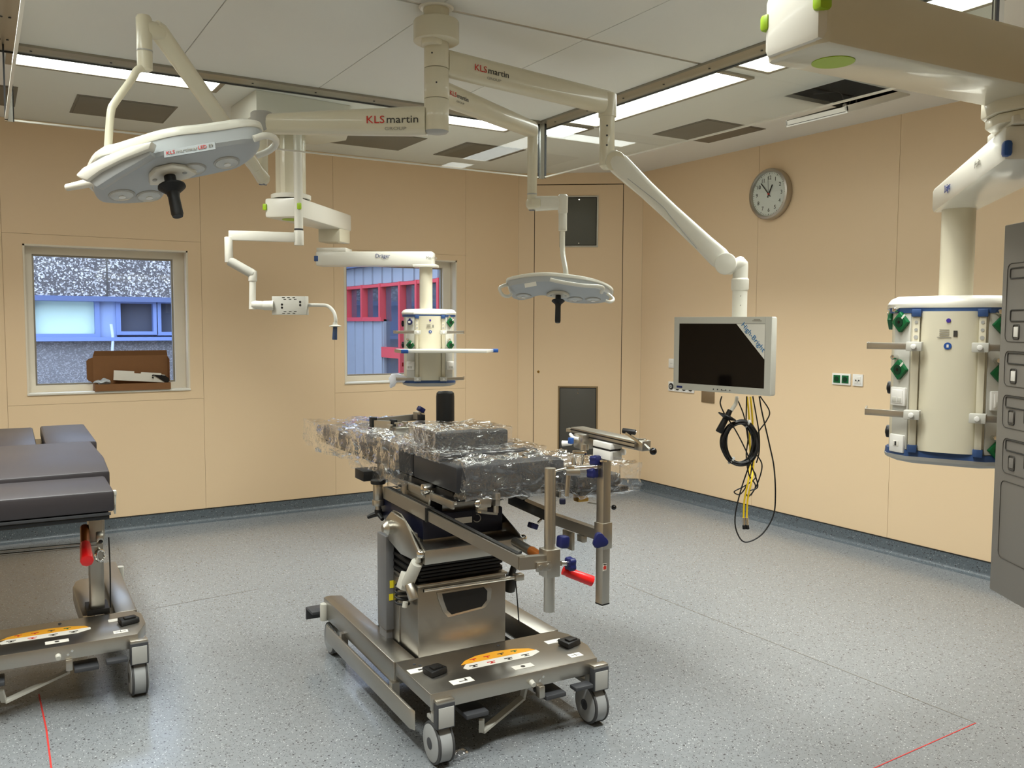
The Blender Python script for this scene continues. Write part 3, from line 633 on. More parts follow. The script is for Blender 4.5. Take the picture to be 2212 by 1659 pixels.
cable('cable', [(1613, 856), (1612, 890), (1612, 915), (1616, 945), (1612, 985), (1618, 1025), (1632, 1050), (1618, 1072), (1612, 1068)], .0032, BLACK, 'black cable running straight down beside the yellow cables', 4.28)
cable('cable', [(1626, 856), (1634, 900), (1640, 940), (1640, 975), (1634, 1000)], .0032, BLACK, 'black cable hanging right of the coil, bent slightly inward', 4.31)
for k, dx in enumerate((0, 7)):
    cy = thing('yellow_cable', ('left' if k == 0 else 'right') + ' one of the two yellow cables hanging below the monitor', 'cable', at_d(1610 + dx, 1130, 4.27), 0)
    part('cable_sheath', G().tube([at_d(1614 + dx, 857, 4.34), at_d(1618 + dx, 900, 4.34), at_d(1620 + dx, 960, 4.34), at_d(1621 + dx, 1000, 4.34), at_d(1616 + dx, 1040, 4.27), at_d(1608 + dx, 1080, 4.27), at_d(1606 + dx, 1120, 4.27)], .0044, 8, 6), YELLOW, cy)
    part('connector', G().cyl(at_d(1606 + dx, 1118, 4.27), at_d(1607 + dx, 1134, 4.27), .0075, n=12), CHROME, cy)
    part('plug_tip', G().cyl(at_d(1607 + dx, 1134, 4.27), at_d(1608 + dx, 1143, 4.27), .009, n=12, bev=.002), BLACK, cy)

# ---- surgical lamps
def lamp_head(root, C0, n, under, capk, th, lenses, hub, handle_len, lens_r, guard=.045, text_s=None):
    """under: outline of the underside in the photo, laid on the tilted plane through C0 with normal n (pointing down)"""
    n = V(n).normalized(); up_ = -n
    P = [on_plane(x, y, C0, n) for x, y in under]; c = sum(P, V((0, 0, 0))) / len(P)
    Q = []          # smooth outline
    for i in range(len(P)):
        a, b, cc2, d = P[i - 1], P[i], P[(i + 1) % len(P)], P[(i + 2) % len(P)]
        for k in range(4):
            s_ = k / 4; Q.append(.5 * ((2 * b) + (-a + cc2) * s_ + (2 * a - 5 * b + 4 * cc2 - d) * s_ * s_ + (-a + 3 * b - 3 * cc2 + d) * s_ ** 3))
    def ring(k, h): return [c + (q - c) * k + up_ * h for q in Q]
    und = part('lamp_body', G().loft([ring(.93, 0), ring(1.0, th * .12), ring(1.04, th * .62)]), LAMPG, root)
    part('lamp_cover', G().loft([ring(1.06, th * .60), ring(1.075, th * .66), ring(1.07, th * .86), ring(.98, th * 1.05), ring(.6, th * 1.22), ring(.2, th * 1.27)]), ENAM2, root)
    for x, y in lenses:
        p = on_plane(x, y, C0, n)
        ln = part('lens_ring', G().lathe([(lens_r * 1.16, -.002), (lens_r * 1.12, .003), (lens_r, .003)], p, n), GREYP, root)
        part('lens', G().lathe([(lens_r, .0015), (lens_r * .96, .0045), (lens_r * .5, .008), (lens_r * .1, .009)], p, n), LENS, ln)
        part('lens_core', G().cyl(p + n * .007, p + n * .0105, lens_r * .3, n=16), WHITEP, ln)
    p = on_plane(*hub, C0, n); hx_ = CR - n * CR.dot(n); hx_.normalize(); hy_ = n.cross(hx_)
    k = guard / .045
    hubp = [(-.085, -.035), (-.045, -.055), (.045, -.055), (.085, -.035), (.062, .02), (.030, .050), (-.030, .050), (-.062, .02)]
    hb = part('hub', G().prism([p + hx_ * (a * k) + hy_ * (b * k) for a, b in hubp], n * (.022 * k), .008 * k), ENAM2, root)
    for a in (-.052, .052): part('screw', G().cyl(p + hx_ * a * k + n * .02 * k, p + hx_ * a * k + n * .024 * k, .008 * k, n=12), GREYP, hb)
    ho = part('sterile_handle', G().lathe([(.019 * k, .015 * k), (.020 * k, .05 * k), (guard, .058 * k), (guard * 1.02, .064 * k), (.022 * k, .085 * k), (.019 * k, .10 * k), (.020 * k, handle_len - .01), (.017 * k, handle_len)], p, n, 24), BLACK, root)
    return c, P
lb = thing('large_surgical_lamp', 'large white surgical lamp on the left, tilted, with a black handle', 'surgical lamp', (PC.x, PC.y, 1.95))
boom(lb, CL, PC, zC_, .125, .085, .27, .046, hb=.085)
part('boom_end_cap', G().lathe([(.038, zC_ - .035), (.05, zC_ - .03), (.05, zC_ + .045), (.042, zC_ + .052)], V((PC.x, PC.y, 0))), GREYP, lb)
pc_ = V((PC.x, PC.y, 0)); zE = drop_z(PC, 565, 385)
part('drop_tube', G().cyl(pc_ + Z * (zE + .01), pc_ + Z * (zC_ - .02), .0235, n=24), ENAM, lb)
EL = V((PC.x, PC.y, zE)); J = at_d(343, 68, 3.25)
ax = (J - EL).normalized(); dv = (EYE - (EL + J) / 2); fn = (dv - ax * dv.dot(ax)).normalized()
part('elbow', G().sph(EL, .031).cyl(EL, EL + ax * .07, .030, .027), ENAM, lb)
part('elbow_plate', G().cyl(EL - Z * .030, EL - Z * .026, .018, n=4), mat('blue_grey_label', (96, 104, 124), .5), lb)
up2 = ax.cross(fn)
rings = [[EL + ax * s_ + fn * (hw * math.copysign(abs(math.cos(q)) ** .6, math.cos(q))) + up2 * (hh * math.copysign(abs(math.sin(q)) ** .6, math.sin(q))) for q in [2 * math.pi * j / 24 for j in range(24)]] for s_, hw, hh in ((.04, .024, .024), (.1, .026, .028), (.4 * (J - EL).length, .027, .031), ((J - EL).length - .05, .027, .034), ((J - EL).length, .026, .035), ((J - EL).length + .03, .018, .024))]
part('spring_arm', G().loft(rings), ENAM, lb)
J2 = at_d(311, 60, 3.2)
jz = lambda y: drop_z(J2, 312, y)
j2 = V((J2.x, J2.y, 0))
part('arm_joint', G().cyl(J + (j2 + Z * jz(62) - J) * -.2, j2 + Z * jz(62), .032, n=24, bev=.006), ENAM, lb)
part('head_tube', G().lathe([(.018, jz(154)), (.027, jz(150)), (.028, jz(40)), (.022, jz(34))], j2), ENAM, lb)
part('tube_band', G().lathe([(.0288, jz(112)), (.0288, jz(109))], j2), GREYP, lb)
part('yoke', G().tube([at_d(311, 146, 3.2), at_d(296, 152, 3.18), at_d(284, 172, 3.16), at_d(248, 222, 3.10), at_d(240, 240, 3.09), at_d(236, 280, 3.08), at_d(232, 345, 3.07)], .0135, 16, 8), ENAM, lb)
nL = (CR * .25 + CD * .955 - CF * .165).normalized(); CLp = at_d(375, 375, 3.08)
und = [(205, 407), (225, 372), (262, 360), (310, 345), (350, 333), (395, 324), (440, 319), (490, 312), (530, 306), (556, 308), (562, 322), (548, 344), (520, 362), (482, 372), (440, 381), (404, 388), (372, 398), (356, 415), (342, 434), (310, 441), (262, 444), (225, 442), (208, 428)]
cL, _ = lamp_head(lb, CLp, nL, und, 1.06, .085, [(263, 421), (322, 423), (417, 365), (490, 351)], (364, 368), .175, .040, .046)
xl = (CR - nL * CR.dot(nL)).normalized(); yl = nL.cross(xl)
# long left wing of the cover, side handles
wd_ = 2.875
part('cover_wing', G().prism([at_d(x, y, wd_ + .0) for x, y in ((161, 378), (178, 361), (225, 336), (280, 315), (328, 304), (322, 322), (262, 345), (215, 369), (187, 390), (172, 385))], CF * .05, .008), ENAM2, lb)
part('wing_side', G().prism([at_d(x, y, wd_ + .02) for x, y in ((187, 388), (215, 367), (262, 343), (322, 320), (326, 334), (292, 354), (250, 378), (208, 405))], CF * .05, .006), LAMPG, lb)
part('side_handle', G().tube([at_d(145, 405, 3.1), at_d(175, 399, 3.08), at_d(212, 391, 3.06)], .015, 14, 6, rs=(.012, .017)), ENAM2, lb)
part('side_handle', G().tube([at_d(548, 300, 3.0), at_d(572, 293, 3.02), at_d(592, 298, 3.08), at_d(596, 311, 3.14), at_d(580, 326, 3.18), at_d(556, 336, 3.2)], .012, 12, 6), ENAM2, lb)
tp = at_d(414, 325, 2.84)
bt = part('name_strip', G().box(at_d(410, 324, 2.862), (.17, .004, .026), frame3(at_d(460, 317, 2.86) - at_d(360, 334, 2.86), -nL)), mat('band_grey_shaded', (150, 154, 156), .4), lb)  # lamp grey painted darker to offset the extra light this strip catches
tx = (at_d(460, 317, 2.86) - at_d(360, 334, 2.86)).normalized(); ty = (-nL - tx * (-nL).dot(tx)).normalized(); tn = tx.cross(ty)
tb = at_d(408, 324, 2.862) + tn * .0024
text('KLS', .017, tb - tx * .045, tx, ty, INKR, bt, align='RIGHT', sx=1.1); text('martin', .017, tb - tx * .042, tx, ty, INKG, bt, align='LEFT', sx=1.1)
text('mar', .017, tb + tx * .030, tx, ty, INKG, bt, align='RIGHT'); text('LED', .017, tb + tx * .031, tx, ty, INKR, bt, align='LEFT'); text('E9', .015, tb + tx * .066, tx, ty, INKG, bt, align='LEFT')

# ---- small lamp
ls = thing('small_surgical_lamp', 'smaller white surgical lamp in front of the corner, hanging on a thin tube', 'surgical lamp', (PB.x, PB.y, 1.8))
boom(ls, CL, PB, zB, .105, .065, .13, .030, hb=.085)
pb = V((PB.x, PB.y, 0)); zE = drop_z(PB, 1142, 440)
part('drop_tube', G().cyl(pb + Z * (zE + .01), pb + Z * (zB - .02), .0255, n=24), ENAM, ls)
part('tube_band', G().lathe([(.0262, drop_z(PB, 1142, 421)), (.0262, drop_z(PB, 1142, 418))], pb), GREYP, ls)
EB = V((PB.x, PB.y, zE)); B1 = at_d(1216, 438, 4.6)
part('elbow', G().sph(EB, .033, (1, 1, 1.1)).cyl(EB, EB + (B1 - EB).normalized() * .05, .036, .03, bev=.004), ENAM, ls)
part('elbow_plate', G().cyl(EB - Z * .036, EB - Z * .033, .02, n=4), MATS['blue_grey_label'], ls)
x = (B1 - EB).normalized(); rr = [[EB + x * s_ + x.cross(Z).normalized() * (w_ * math.cos(q)) + Z * (h_ * math.copysign(abs(math.sin(q)) ** .6, math.sin(q))) for q in [2 * math.pi * j / 20 for j in range(20)]] for s_, w_, h_ in ((.02, .024, .040), ((B1 - EB).length, .020, .036))]
part('spring_arm', G().loft(rr), ENAM2, ls)
b1 = V((B1.x, B1.y, 0)); bz_ = lambda y: drop_z(B1, 1218, y)
part('arm_head', G().lathe([(.022, bz_(462)), (.026, bz_(458)), (.027, bz_(424)), (.020, bz_(420))], b1), ENAM2, ls)
part('head_sleeve', G().lathe([(.020, bz_(499)), (.0225, bz_(498)), (.0225, bz_(463)), (.018, bz_(460))], b1), ENAM2, ls)
YE = at_d(1222, 610, 4.52)
part('yoke', G().tube([b1 + Z * bz_(480), b1 + Z * bz_(540), at_d(1222, 585, 4.53), YE], .0135, 14, 6), ENAM2, ls)
part('yoke_joint', G().sph(YE, .021), ENAM2, ls)
nS = (CR * -.03 + CD * .97 - CF * .215).normalized(); CSp = at_d(1205, 632, 4.6)
und = [(1103, 633), (1100, 622), (1115, 617), (1150, 612), (1190, 611), (1230, 615), (1270, 621), (1300, 630), (1316, 642), (1308, 655), (1270, 657), (1236, 655), (1205, 646), (1180, 639), (1158, 639), (1142, 645), (1122, 649), (1108, 646)]
lamp_head(ls, CSp, nS, und, 1.05, .055, [(1131, 639), (1242, 646), (1281, 647)], (1206, 632), .165, .037, .034)
part('side_handle', G().tube([at_d(1103, 613, 4.6), at_d(1085, 618, 4.58), at_d(1079, 624, 4.56), at_d(1086, 637, 4.56), at_d(1098, 640, 4.6), at_d(1106, 634, 4.6)], .0085, 10, 6), ENAM2, ls)
part('side_handle', G().tube([at_d(1290, 625, 4.62), at_d(1314, 636, 4.62), at_d(1325, 647, 4.6), at_d(1318, 652, 4.58), at_d(1308, 650, 4.58)], .0085, 10, 6), ENAM2, ls)
part('front_handle', G().tube([at_d(1188, 604, 4.42), at_d(1215, 610, 4.42), at_d(1260, 617, 4.43), at_d(1300, 620, 4.45), at_d(1299, 632, 4.5)], .010, 12, 6), ENAM2, ls)
part('switch_panel', G().box(at_d(1146, 615, 4.42), (.06, .003, .022), frame3(at_d(1160, 613, 4.42) - at_d(1132, 618, 4.42), -nS)), PAPER, ls)
# ------------------------------------------------------------------ supply heads
def supply_head(root, c_top, h, wd, dp, yaw_dir, fit, px0, big):
    """c_top: centre of the head's top. fit: list of (kind, u across -1..1, v down 0..1). Faces yaw_dir."""
    fz = V(yaw_dir); fz.z = 0; fz.normalize(); fx = fz.cross(Z) * -1; fx = Z.cross(fz)      # fx to the viewer's right when facing fz
    if fx.dot(CR) < 0: fx = -fx
    R = Matrix((fx, -fz, Z)).transposed() if fx.cross(-fz).dot(Z) > 0 else Matrix((fx, fz, Z)).transposed()
    hw, hd = wd / 2, dp / 2
    out = [(-.60, 1), (.60, 1), (.93, .62), (1, .35), (1, -.35), (.93, -.62), (.60, -1), (-.60, -1), (-.93, -.62), (-1, -.35), (-1, .35), (-.93, .62)]
    def P(a, b, z): return c_top + fx * (a * hw) + fz * (b * hd) + Z * z
    def sec(k, z): return [P(a * k, b * k, z) for a, b in out]
    th = h * .045
    part('top_cover', G().loft([sec(1.04, -th * 1.3), sec(1.06, -th * .8), sec(1.0, -.003), sec(.9, .006), sec(.3, .010)]), ENAM2, root)
    part('top_trim', G().loft([sec(1.02, -th * 2.0), sec(1.03, -th * 1.25)]), BTRIM, root)
    body = part('body', G().loft([sec(.97, -h + th * 1.6), sec(.97, -th * 1.9)]), ENAM, root)
    part('bottom_trim', G().loft([sec(1.03, -h + th * .9), sec(1.02, -h + th * 1.7)]), BTRIM, root)
    part('bottom_cover', G().loft([sec(.86, -h - th * .1), sec(1.02, -h + th * .4), sec(1.04, -h + th * .9)]), GREYP, root)
    def face(u):            # point on the front skin and its outward normal for u across
        q = [(-1, .35), (-.93, .62), (-.60, 1), (.60, 1), (.93, .62), (1, .35)]
        for (a, b), (c, d) in zip(q, q[1:]):
            if a <= u <= c and c > a:
                k = (u - a) / (c - a); p = V((a + (c - a) * k, b + (d - b) * k)); t_ = (fx * ((c - a) * hw) + fz * ((d - b) * hd)).normalized(); n = Z.cross(t_) * -1
                n = n if n.dot(fz) > 0 else -n
                return fx * (p.x * hw * .97) + fz * (p.y * hd * .97), n, t_
        return fx * hw * u, fx * u, fz
    # flat panels between upright profiles
    for s_ in (-1, 1):
        a0, n0, t0 = face(.36 * s_); b0, _, _ = face(.60 * s_); c0_, n1, t1 = face(.90 * s_)
        mid, nn_ = (b0 + c0_) / 2, (n1)
        part('socket_panel', G().box(c_top + (b0 + c0_) / 2 + n1 * .002 - Z * h * .5, ((c0_ - b0).length * .98, .008, h * .84), Matrix((t1, n1, t1.cross(n1))).transposed(), .001), LGREY, body, 'grey socket panel')
        b2, n2, t2 = face(.52 * s_)
        pr = part('upright_profile', G().box(c_top + b2 + n2 * .006 - Z * h * .5, (wd * .055, .016, h * .86), Matrix((t2, n2, t2.cross(n2))).transposed(), .002), ENAM, body)
        for zz in (.09, .91): part('profile_clip', G().box(c_top + b2 + n2 * .009 - Z * h * zz, (wd * .075, .022, h * .045), Matrix((t2, n2, t2.cross(n2))).transposed(), .002), BTRIM, pr)
        for k, zz in enumerate((.145, .19, .235)): part('screw_cap', G().cyl(c_top + b2 + n2 * .013 - Z * h * zz, c_top + b2 + n2 * .0155 - Z * h * zz, wd * (.014 if k < 2 else .018), n=14), GREYP, pr)
        part('spine_panel', G().box(c_top + (a0 + face(.47 * s_)[0]) / 2 + n0 * .0 - Z * h * .5, (wd * .05, .004, h * .84), Matrix((t0, n0, t0.cross(n0))).transposed()), ENAM, body) if False else None
    a0, n0, t0 = face(0)
    rr = []
    for z in (-h * .92, -h * .08): rr.append([c_top + fx * (hw * .46 * math.sin(q)) + fz * (hd * .93 + .028 * math.cos(q) ** 1.0) + Z * z for q in [-math.pi / 2 + math.pi * k / 14 for k in range(15)]])
    part('curved_front', G().loft(rr), ENAM, body)
    cz = lambda v: c_top + fz * (hd * .93 + .0275) - Z * h * v
    part('indicator', G().cyl(cz(.135), cz(.135) + fz * .003, wd * .018, n=14), mat('violet_cap', (70, 50, 150), .4), body)
    for k in range(5): part('label_line', G().box(cz(.19 + k * .011) - fx * wd * .03 + fz * .0015, (wd * (.075 if k < 4 else .11), .001, h * .004), R), INKG, body)
    part('label_block', G().box(cz(.212) + fx * wd * .055 + fz * .001, (wd * .03, .001, h * .035), R), INKD if big else INKG, body)
    ic = part('blue_notice', G().cyl(cz(.285) + fz * .0, cz(.285) + fz * .0025, wd * .030, n=18), BLUE, body)
    part('notice_symbol', G().box(cz(.285) + fz * .003, (wd * .016, .001, h * .018), R), PAPER, ic)
    for kind, u, v in fit:
        if abs(u) > 1: s_ = 1 if u > 0 else -1; p, n, tt = fx * (hw * .97 * s_), fx * s_, fz
        else: p, n, tt = face(u)
        c = c_top + p + n * .006 - Z * h * v; tt = tt if tt.dot(fx) >= 0 else -tt; Rf = Matrix((tt, n, tt.cross(n))).transposed()
        if kind == 'green':
            s_ = .050; R45 = Rf @ Matrix.Rotation(math.radians(45), 3, 'Y')
            o = part('green_socket', G().box(c + n * .006, (s_, .016, s_), R45, .003), GREEN, root)
            part('socket_well', G().cyl(c + n * .0135, c + n * .0155, .017, n=22), GREEND, o)
            part('socket_centre', G().cyl(c + n * .015, c + n * .0165, .005, n=12), BLACKG, o)
            part('socket_label', G().box(c + n * .0148 + (tt + Z).normalized() * .017 + (tt * -.0 + Z * .0), (.034, .001, .007), Rf @ Matrix.Rotation(math.radians(45), 3, 'Y')), PAPER, o)
            sc_ = c - tt * .018 + Z * .041; part('equipotential_pin', G().cyl(sc_, sc_ + n * .022, .0085, n=14, bev=.002), CHROME, root)
        elif kind == 'data':
            o = part('data_plate', G().box(c + n * .004, (.064, .012, .062), Rf, .003), WHITEP, root)
            part('data_cover', G().box(c + n * .011, (.046, .004, .046), Rf, .002), WHITEP, o)
            for s_ in (-1, 1): part('data_port', G().box(c + n * .0135 + tt * .011 * s_ - Z * .011, (.017, .002, .016), Rf, .0008), LGREY, o)
        elif kind == 'single':
            o = part('single_plate', G().box(c + n * .004, (.062, .012, .060), Rf, .003), WHITEP, root)
            part('inner_square', G().box(c + n * .0105, (.024, .002, .018), Rf, .0008), PAPER, o); part('port', G().box(c + n * .012, (.006, .002, .014), Rf), BLACK, o)
        elif kind == 'round':
            o = part('gas_outlet', G().cyl(c - n * .004, c + n * .010, .022, n=22, bev=.003), BLACK, root); part('outlet_core', G().cyl(c + n * .009, c + n * .013, .010, n=14), DGREY, o)
        elif kind == 'blueround':
            o = part('blue_socket', G().box(c + n * .002, (.05, .006, .052), Rf, .002), LGREY, root); part('blue_ring', G().cyl(c + n * .004, c + n * .018, .020, n=20, bev=.003), NAVY, o)
            part('blue_tab', G().box(c + n * .012 + Z * .019, (.014, .010, .016), Rf, .002), NAVY, o); part('socket_cover', G().box(c + n * .019, (.020, .004, .016), Rf, .001), PAPER, o)
        elif kind == 'red':
            part('red_outlet', G().box(c + n * .004, (.02, .012, .03), Rf, .002), mat('dark_red', (140, 20, 30), .4), root)
    return fx, fz, R, P, face
def rail(root, P, R, fx, fz, zrel, s_, hw_m, ret, c_top, len_in=.0):
    """steel rail standing off one side of the head at height zrel, with a clamp and white knob"""
    z = zrel
    a, b = P(.42 * s_, 1.0, z) + fz * .045, P(1.28 * s_, .86, z) + fz * .03
    g = G(); g.box((a + b) / 2, ((b - a).length, .006, .022), frame3(b - a, Z) @ Matrix.Identity(3), .001)
    e = P(1.38 * s_, .2, z)
    g.box((b + e) / 2, ((e - b).length, .006, .022), frame3(e - b, Z), .001)
    o = part('equipment_rail', g, STEEL, root)
    part('rail_clamp', G().box(P(.50 * s_, 1.0, z) + fz * .034, (.048, .036, .030), R, .002), LGREY, o)
    kp = P(.50 * s_, 1.0, z) + fz * .053; part('clamp_knob', G().cyl(kp, kp + fz * .008, .0085, n=16, bev=.002), WHITEP, o)
def box_arm(root, a, b, w, h, mt=ENAM, name='arm', ext=.06, wb=None, bev=.014):
    x = (b - a); x.z = 0; x.normalize(); y = V((-x.y, x.x, 0)); wb = wb or w
    pts = [a - x * ext + y * w / 2, a - x * ext - y * w / 2, b + x * ext - y * wb / 2, b + x * ext + y * wb / 2]
    return part(name, G().prism([p - Z * h / 2 for p in pts], Z * h, bev), mt, root)
# ---- pendant on the window side
pd = thing('supply_pendant', 'cream ceiling supply pendant in front of the right window, with a white shelf', 'supply pendant', (1.80, 5.75, 1.05))
bx = [V((1.44, 5.85, 2.80)), V((1.464, 5.344, 2.80)), V((2.084, 5.41, 2.80)), V((2.20, 5.80, 2.80)), V((2.078, 6.052, 2.80)), V((1.70, 6.10, 2.80))]
g = part('ceiling_shroud', G().prism(bx, (0, 0, .14), .004), ENAM2, pd)
part('fixing_screw', G().cyl((1.86, 5.386, 2.86), (1.86, 5.382, 2.86), .004, n=8), DGREY, g)
dc = V((1.795, 5.75, 0)); wv = (EYE - dc); wv.z = 0; wv.normalize()
rr = []
for z in (2.385, 2.81):
    rr.append([dc + V(((.085 + .012 * (1 if (k // 3) % 2 else 0)) * math.cos(2 * math.pi * k / 36), (.085 + .012 * (1 if (k // 3) % 2 else 0)) * math.sin(2 * math.pi * k / 36), z)) for k in range(36)])
part('fluted_column', G().loft(rr), ENAM, pd)
part('column_foot', G().lathe([(.128, 2.362), (.13, 2.366), (.13, 2.388), (.122, 2.392)], dc), ENAM2, pd)
HZ = 2.295
A1 = dc + Z * HZ; A2 = at_d(722, 492, 6.45); A2 = V((A2.x, A2.y, HZ))
box_arm(pd, dc + Z * HZ, A2, .25, .125, ENAM2, 'upper_arm', .125, .17)
xa = (A2 - A1).normalized(); ya = V((-xa.y, xa.x, 0)); ya = ya if ya.dot(EYE - A1) > 0 else -ya
for s_, e_ in ((-.125, .0), (-.125, 1)):
    c = dc + Z * (HZ + .005) + xa * s_ + ya * (.117 if e_ == 0 else -.117)
    part('green_cap', G().box(c - xa * .004 + ya * (.004 if e_ == 0 else -.004), (.02, .026, .042), frame3(xa, Z), .006), LIME, pd)
part('underside_cap', G().cyl(dc + Z * (HZ - .066), dc + Z * (HZ - .0615), .06, n=28), LIME, pd)
za = drop_z(A2, 722, 535); P2_ = at_d(920, 560, 6.40)
part('joint_block', G().box(V((A2.x, A2.y, (HZ - .0625 + za + .045) / 2 + .0)), (.19, .17, HZ - .0625 - za - .045 + .02), frame3(xa, Z), .008), ENAM, pd)
A3 = V((A2.x, A2.y, P2_.z)); A4 = V((P2_.x, P2_.y, P2_.z))
x2 = (A4 - A3).normalized(); A3b = at_d(705, 553, 6.45); A3b.z = P2_.z
la = box_arm(pd, A3b, A4, .16, .105, ENAM2, 'lower_arm', .06, .13)
part('joint_plate', G().box(V((A2.x, A2.y, P2_.z + .066)), (.22, .17, .028), frame3(x2, Z), .004), ENAM2, pd)
y2 = V((-x2.y, x2.x, 0)); y2 = y2 if y2.dot(EYE - A3) > 0 else -y2
part('blue_cap', G().box(A3b - x2 * .052 + y2 * .075, (.03, .02, .04), frame3(x2, Z), .004), BTRIM, la)
tl_ = A3b + (A4 - A3b) * .56 + y2 * .076
text('Dräger', .040, at_d(827, 553, CF.dot(tl_ - EYE)) , x2, Z, INKB, la, lift=.004, sx=.95)
tl_ = A3b + (A4 - A3b) * .95 + y2 * .070
text('Movita', .030, at_d(932, 557, CF.dot(tl_ - EYE)), x2, Z, INKG, la, lift=.004)
hcD = V((A4.x, A4.y, 0)); dz = lambda y: drop_z(A4, 920, y)
part('neck_plate', G().box(hcD + Z * dz(575), (.17, .14, .02), frame3(x2, Z), .003), ENAM2, pd)
part('drop_tube', G().cyl(hcD + Z * dz(672), hcD + Z * dz(577), .0475, n=32), ENAM, pd)
fD = EYE - A4; fD.z = 0; fD.normalize(); fD = Rz(math.radians(4)) @ fD
hT = hcD + Z * dz(670); hh = dz(670) - dz(832); hT = hT + CR * .02
fx, fz, R, P, face = supply_head(pd, hT, hh, .375, .24, fD, [('blueround', -.74, .16), ('green', .78, .16), ('green', -.74, .46), ('green', .78, .46), ('data', -.74, .73), ('data', .78, .73), ('round', -1.1, .18), ('round', -1.1, .46), ('red', -1.1, .72)], None, False)
for zr in (-hh * .29, -hh * .90):
    for s_ in (-1, 1): rail(pd, P, R, fx, fz, zr, s_, 0, 0, hT)
sz = -hh * .545
sh = part('shelf', G().prism([P(-.95, 1.02, sz) + fz * .01, P(-1.32, 1.0, sz) + fz * .02, P(-1.05, 1.0, sz) + fz * .30, P(2.0, 1.0, sz) + fz * .30, P(2.45, 1.0, sz) + fz * .10, P(1.2, 1.0, sz) + fz * .01], Z * .022, .003), ENAM2, pd)
for q in (P(-1.05, 1.0, sz) + fz * .30, P(2.43, 1.0, sz) + fz * .12): part('shelf_corner', G().box(q + Z * .011, (.05, .035, .026), R, .005), BLUE, sh)
part('shelf_side_rail', G().beam(P(-1.34, 1.0, sz + .009) + fz * .03, P(-1.12, 1.0, sz + .009) + fz * .27, .012, .024), STEEL, sh)
dB = CF.dot(P(-1.3, .9, -hh * .93) - EYE)
bp_ = [at_d(x, y, dB + .0) for x, y in ((838, 816), (846, 808), (858, 806), (872, 812), (880, 816), (872, 826), (858, 826), (851, 833), (843, 840), (839, 834), (842, 826))]
bg_ = single('plastic_bag', G().prism(bp_, CF * .04, .008), mat('white_film', (232, 234, 240), .35), 'crumpled white plastic bag on the lower left rail of the window-side pendant', 'bag')
for v in bg_.data.vertices:
    q = noise.noise_vector(v.co * 30) * .012; v.co += q
# ---- jointed arm with a mounting box
ea = thing('equipment_arm', 'slim white jointed arm with a slotted mounting box, right of the left window', 'support arm', (1.796, 5.605, 1.5))
e0 = V((1.796, 5.600, 0)); ez = lambda y: drop_z(e0, 645, y)
part('drop_tube', G().cyl(e0 + Z * ez(495), e0 + Z * 2.81, .028, n=24), ENAM2, ea)
part('tube_collar', G().cyl(e0 + Z * ez(497), e0 + Z * ez(494), .0285, n=24), DGREY, ea)
part('arm_pivot', G().cyl(e0 + Z * ez(530), e0 + Z * ez(498), .031, n=24, bev=.003), ENAM2, ea)
e1 = at_d(494, 527, 5.55); e1 = V((e1.x, e1.y, ez(513)))
box_arm(ea, e0 + Z * ez(513), e1, .04, .062, ENAM2, 'upper_arm', .0, .034, .006)
e1v = V((e1.x, e1.y, 0)); kz = lambda y: drop_z(e1v, 493, y)
part('arm_end', G().cyl(e1v + Z * kz(567), e1v + Z * kz(512), .026, n=22, bev=.004), ENAM2, ea)
s0, s1_ = e1v + Z * kz(563), at_d(546, 592, 5.6)
part('spring_arm', G().tube([s0, s0 + (s1_ - s0) * .25 + Z * .0, s0 + (s1_ - s0) * .75, s1_], .030, 16, 5), LGREY, ea)
part('lower_tube', G().cyl(at_d(546, 598, 5.6), at_d(545, 668, 5.6), .021, n=20).cyl(at_d(546, 585, 5.6), at_d(546, 608, 5.6), .027, n=20, bev=.004), ENAM2, ea)
part('side_joint', G().cyl(at_d(545, 658, 5.6), at_d(572, 660, 5.6), .027, n=20, bev=.003).cyl(at_d(570, 660, 5.6), at_d(592, 660, 5.6), .030, .032, n=20), ENAM2, ea)
bc = at_d(627, 660, 5.6); bxd = at_d(665, 659, 5.58) - at_d(588, 661, 5.62); bxd.z = 0; bxd.normalize(); RB = frame3(bxd, Z); by = RB.col[1]; bn = V(by) if V(by).dot(EYE - bc) > 0 else -V(by)
mb = part('mounting_box', G().box(bc, (.228, .05, .118), RB, .002), LGREY, ea)
for k in range(3):
    for s_ in (-1, 1):
        for d_ in (0, .012): part('slot', G().box(bc + bxd * (-.035 + k * .035 + (.01 if d_ else 0)) + Z * s_ * (.050 - d_ * .9) + bn * .0252, (.018, .0012, .004), RB), BLACK, mb)
for k, (u, z) in enumerate(((-.045, .006), (-.045, -.014), (.078, .022), (.078, .002))): part('fixing_hole', G().cyl(bc + bxd * u + Z * z + bn * .0245, bc + bxd * u + Z * z + bn * .0262, .0075, n=14), BLACK, mb)
part('handle_stalk', G().tube([at_d(664, 659, 5.6), at_d(690, 659, 5.58), at_d(708, 661, 5.55), at_d(721, 674, 5.52), at_d(725, 690, 5.5), at_d(724, 702, 5.5)], .011, 12, 6), LGREY, ea)
part('guard_disc', G().lathe([(.012, -.02), (.016, -.004), (.038, .002), (.038, .006), (.012, .010)], at_d(724, 703, 5.5), V((0, 0, -1))), LGREY, ea)
part('blue_grip', G().cyl(at_d(724, 706, 5.5), at_d(723, 734, 5.5), .0135, .016, n=18, bev=.003), mat('blue_grey_grip', (60, 78, 112), .45), ea)
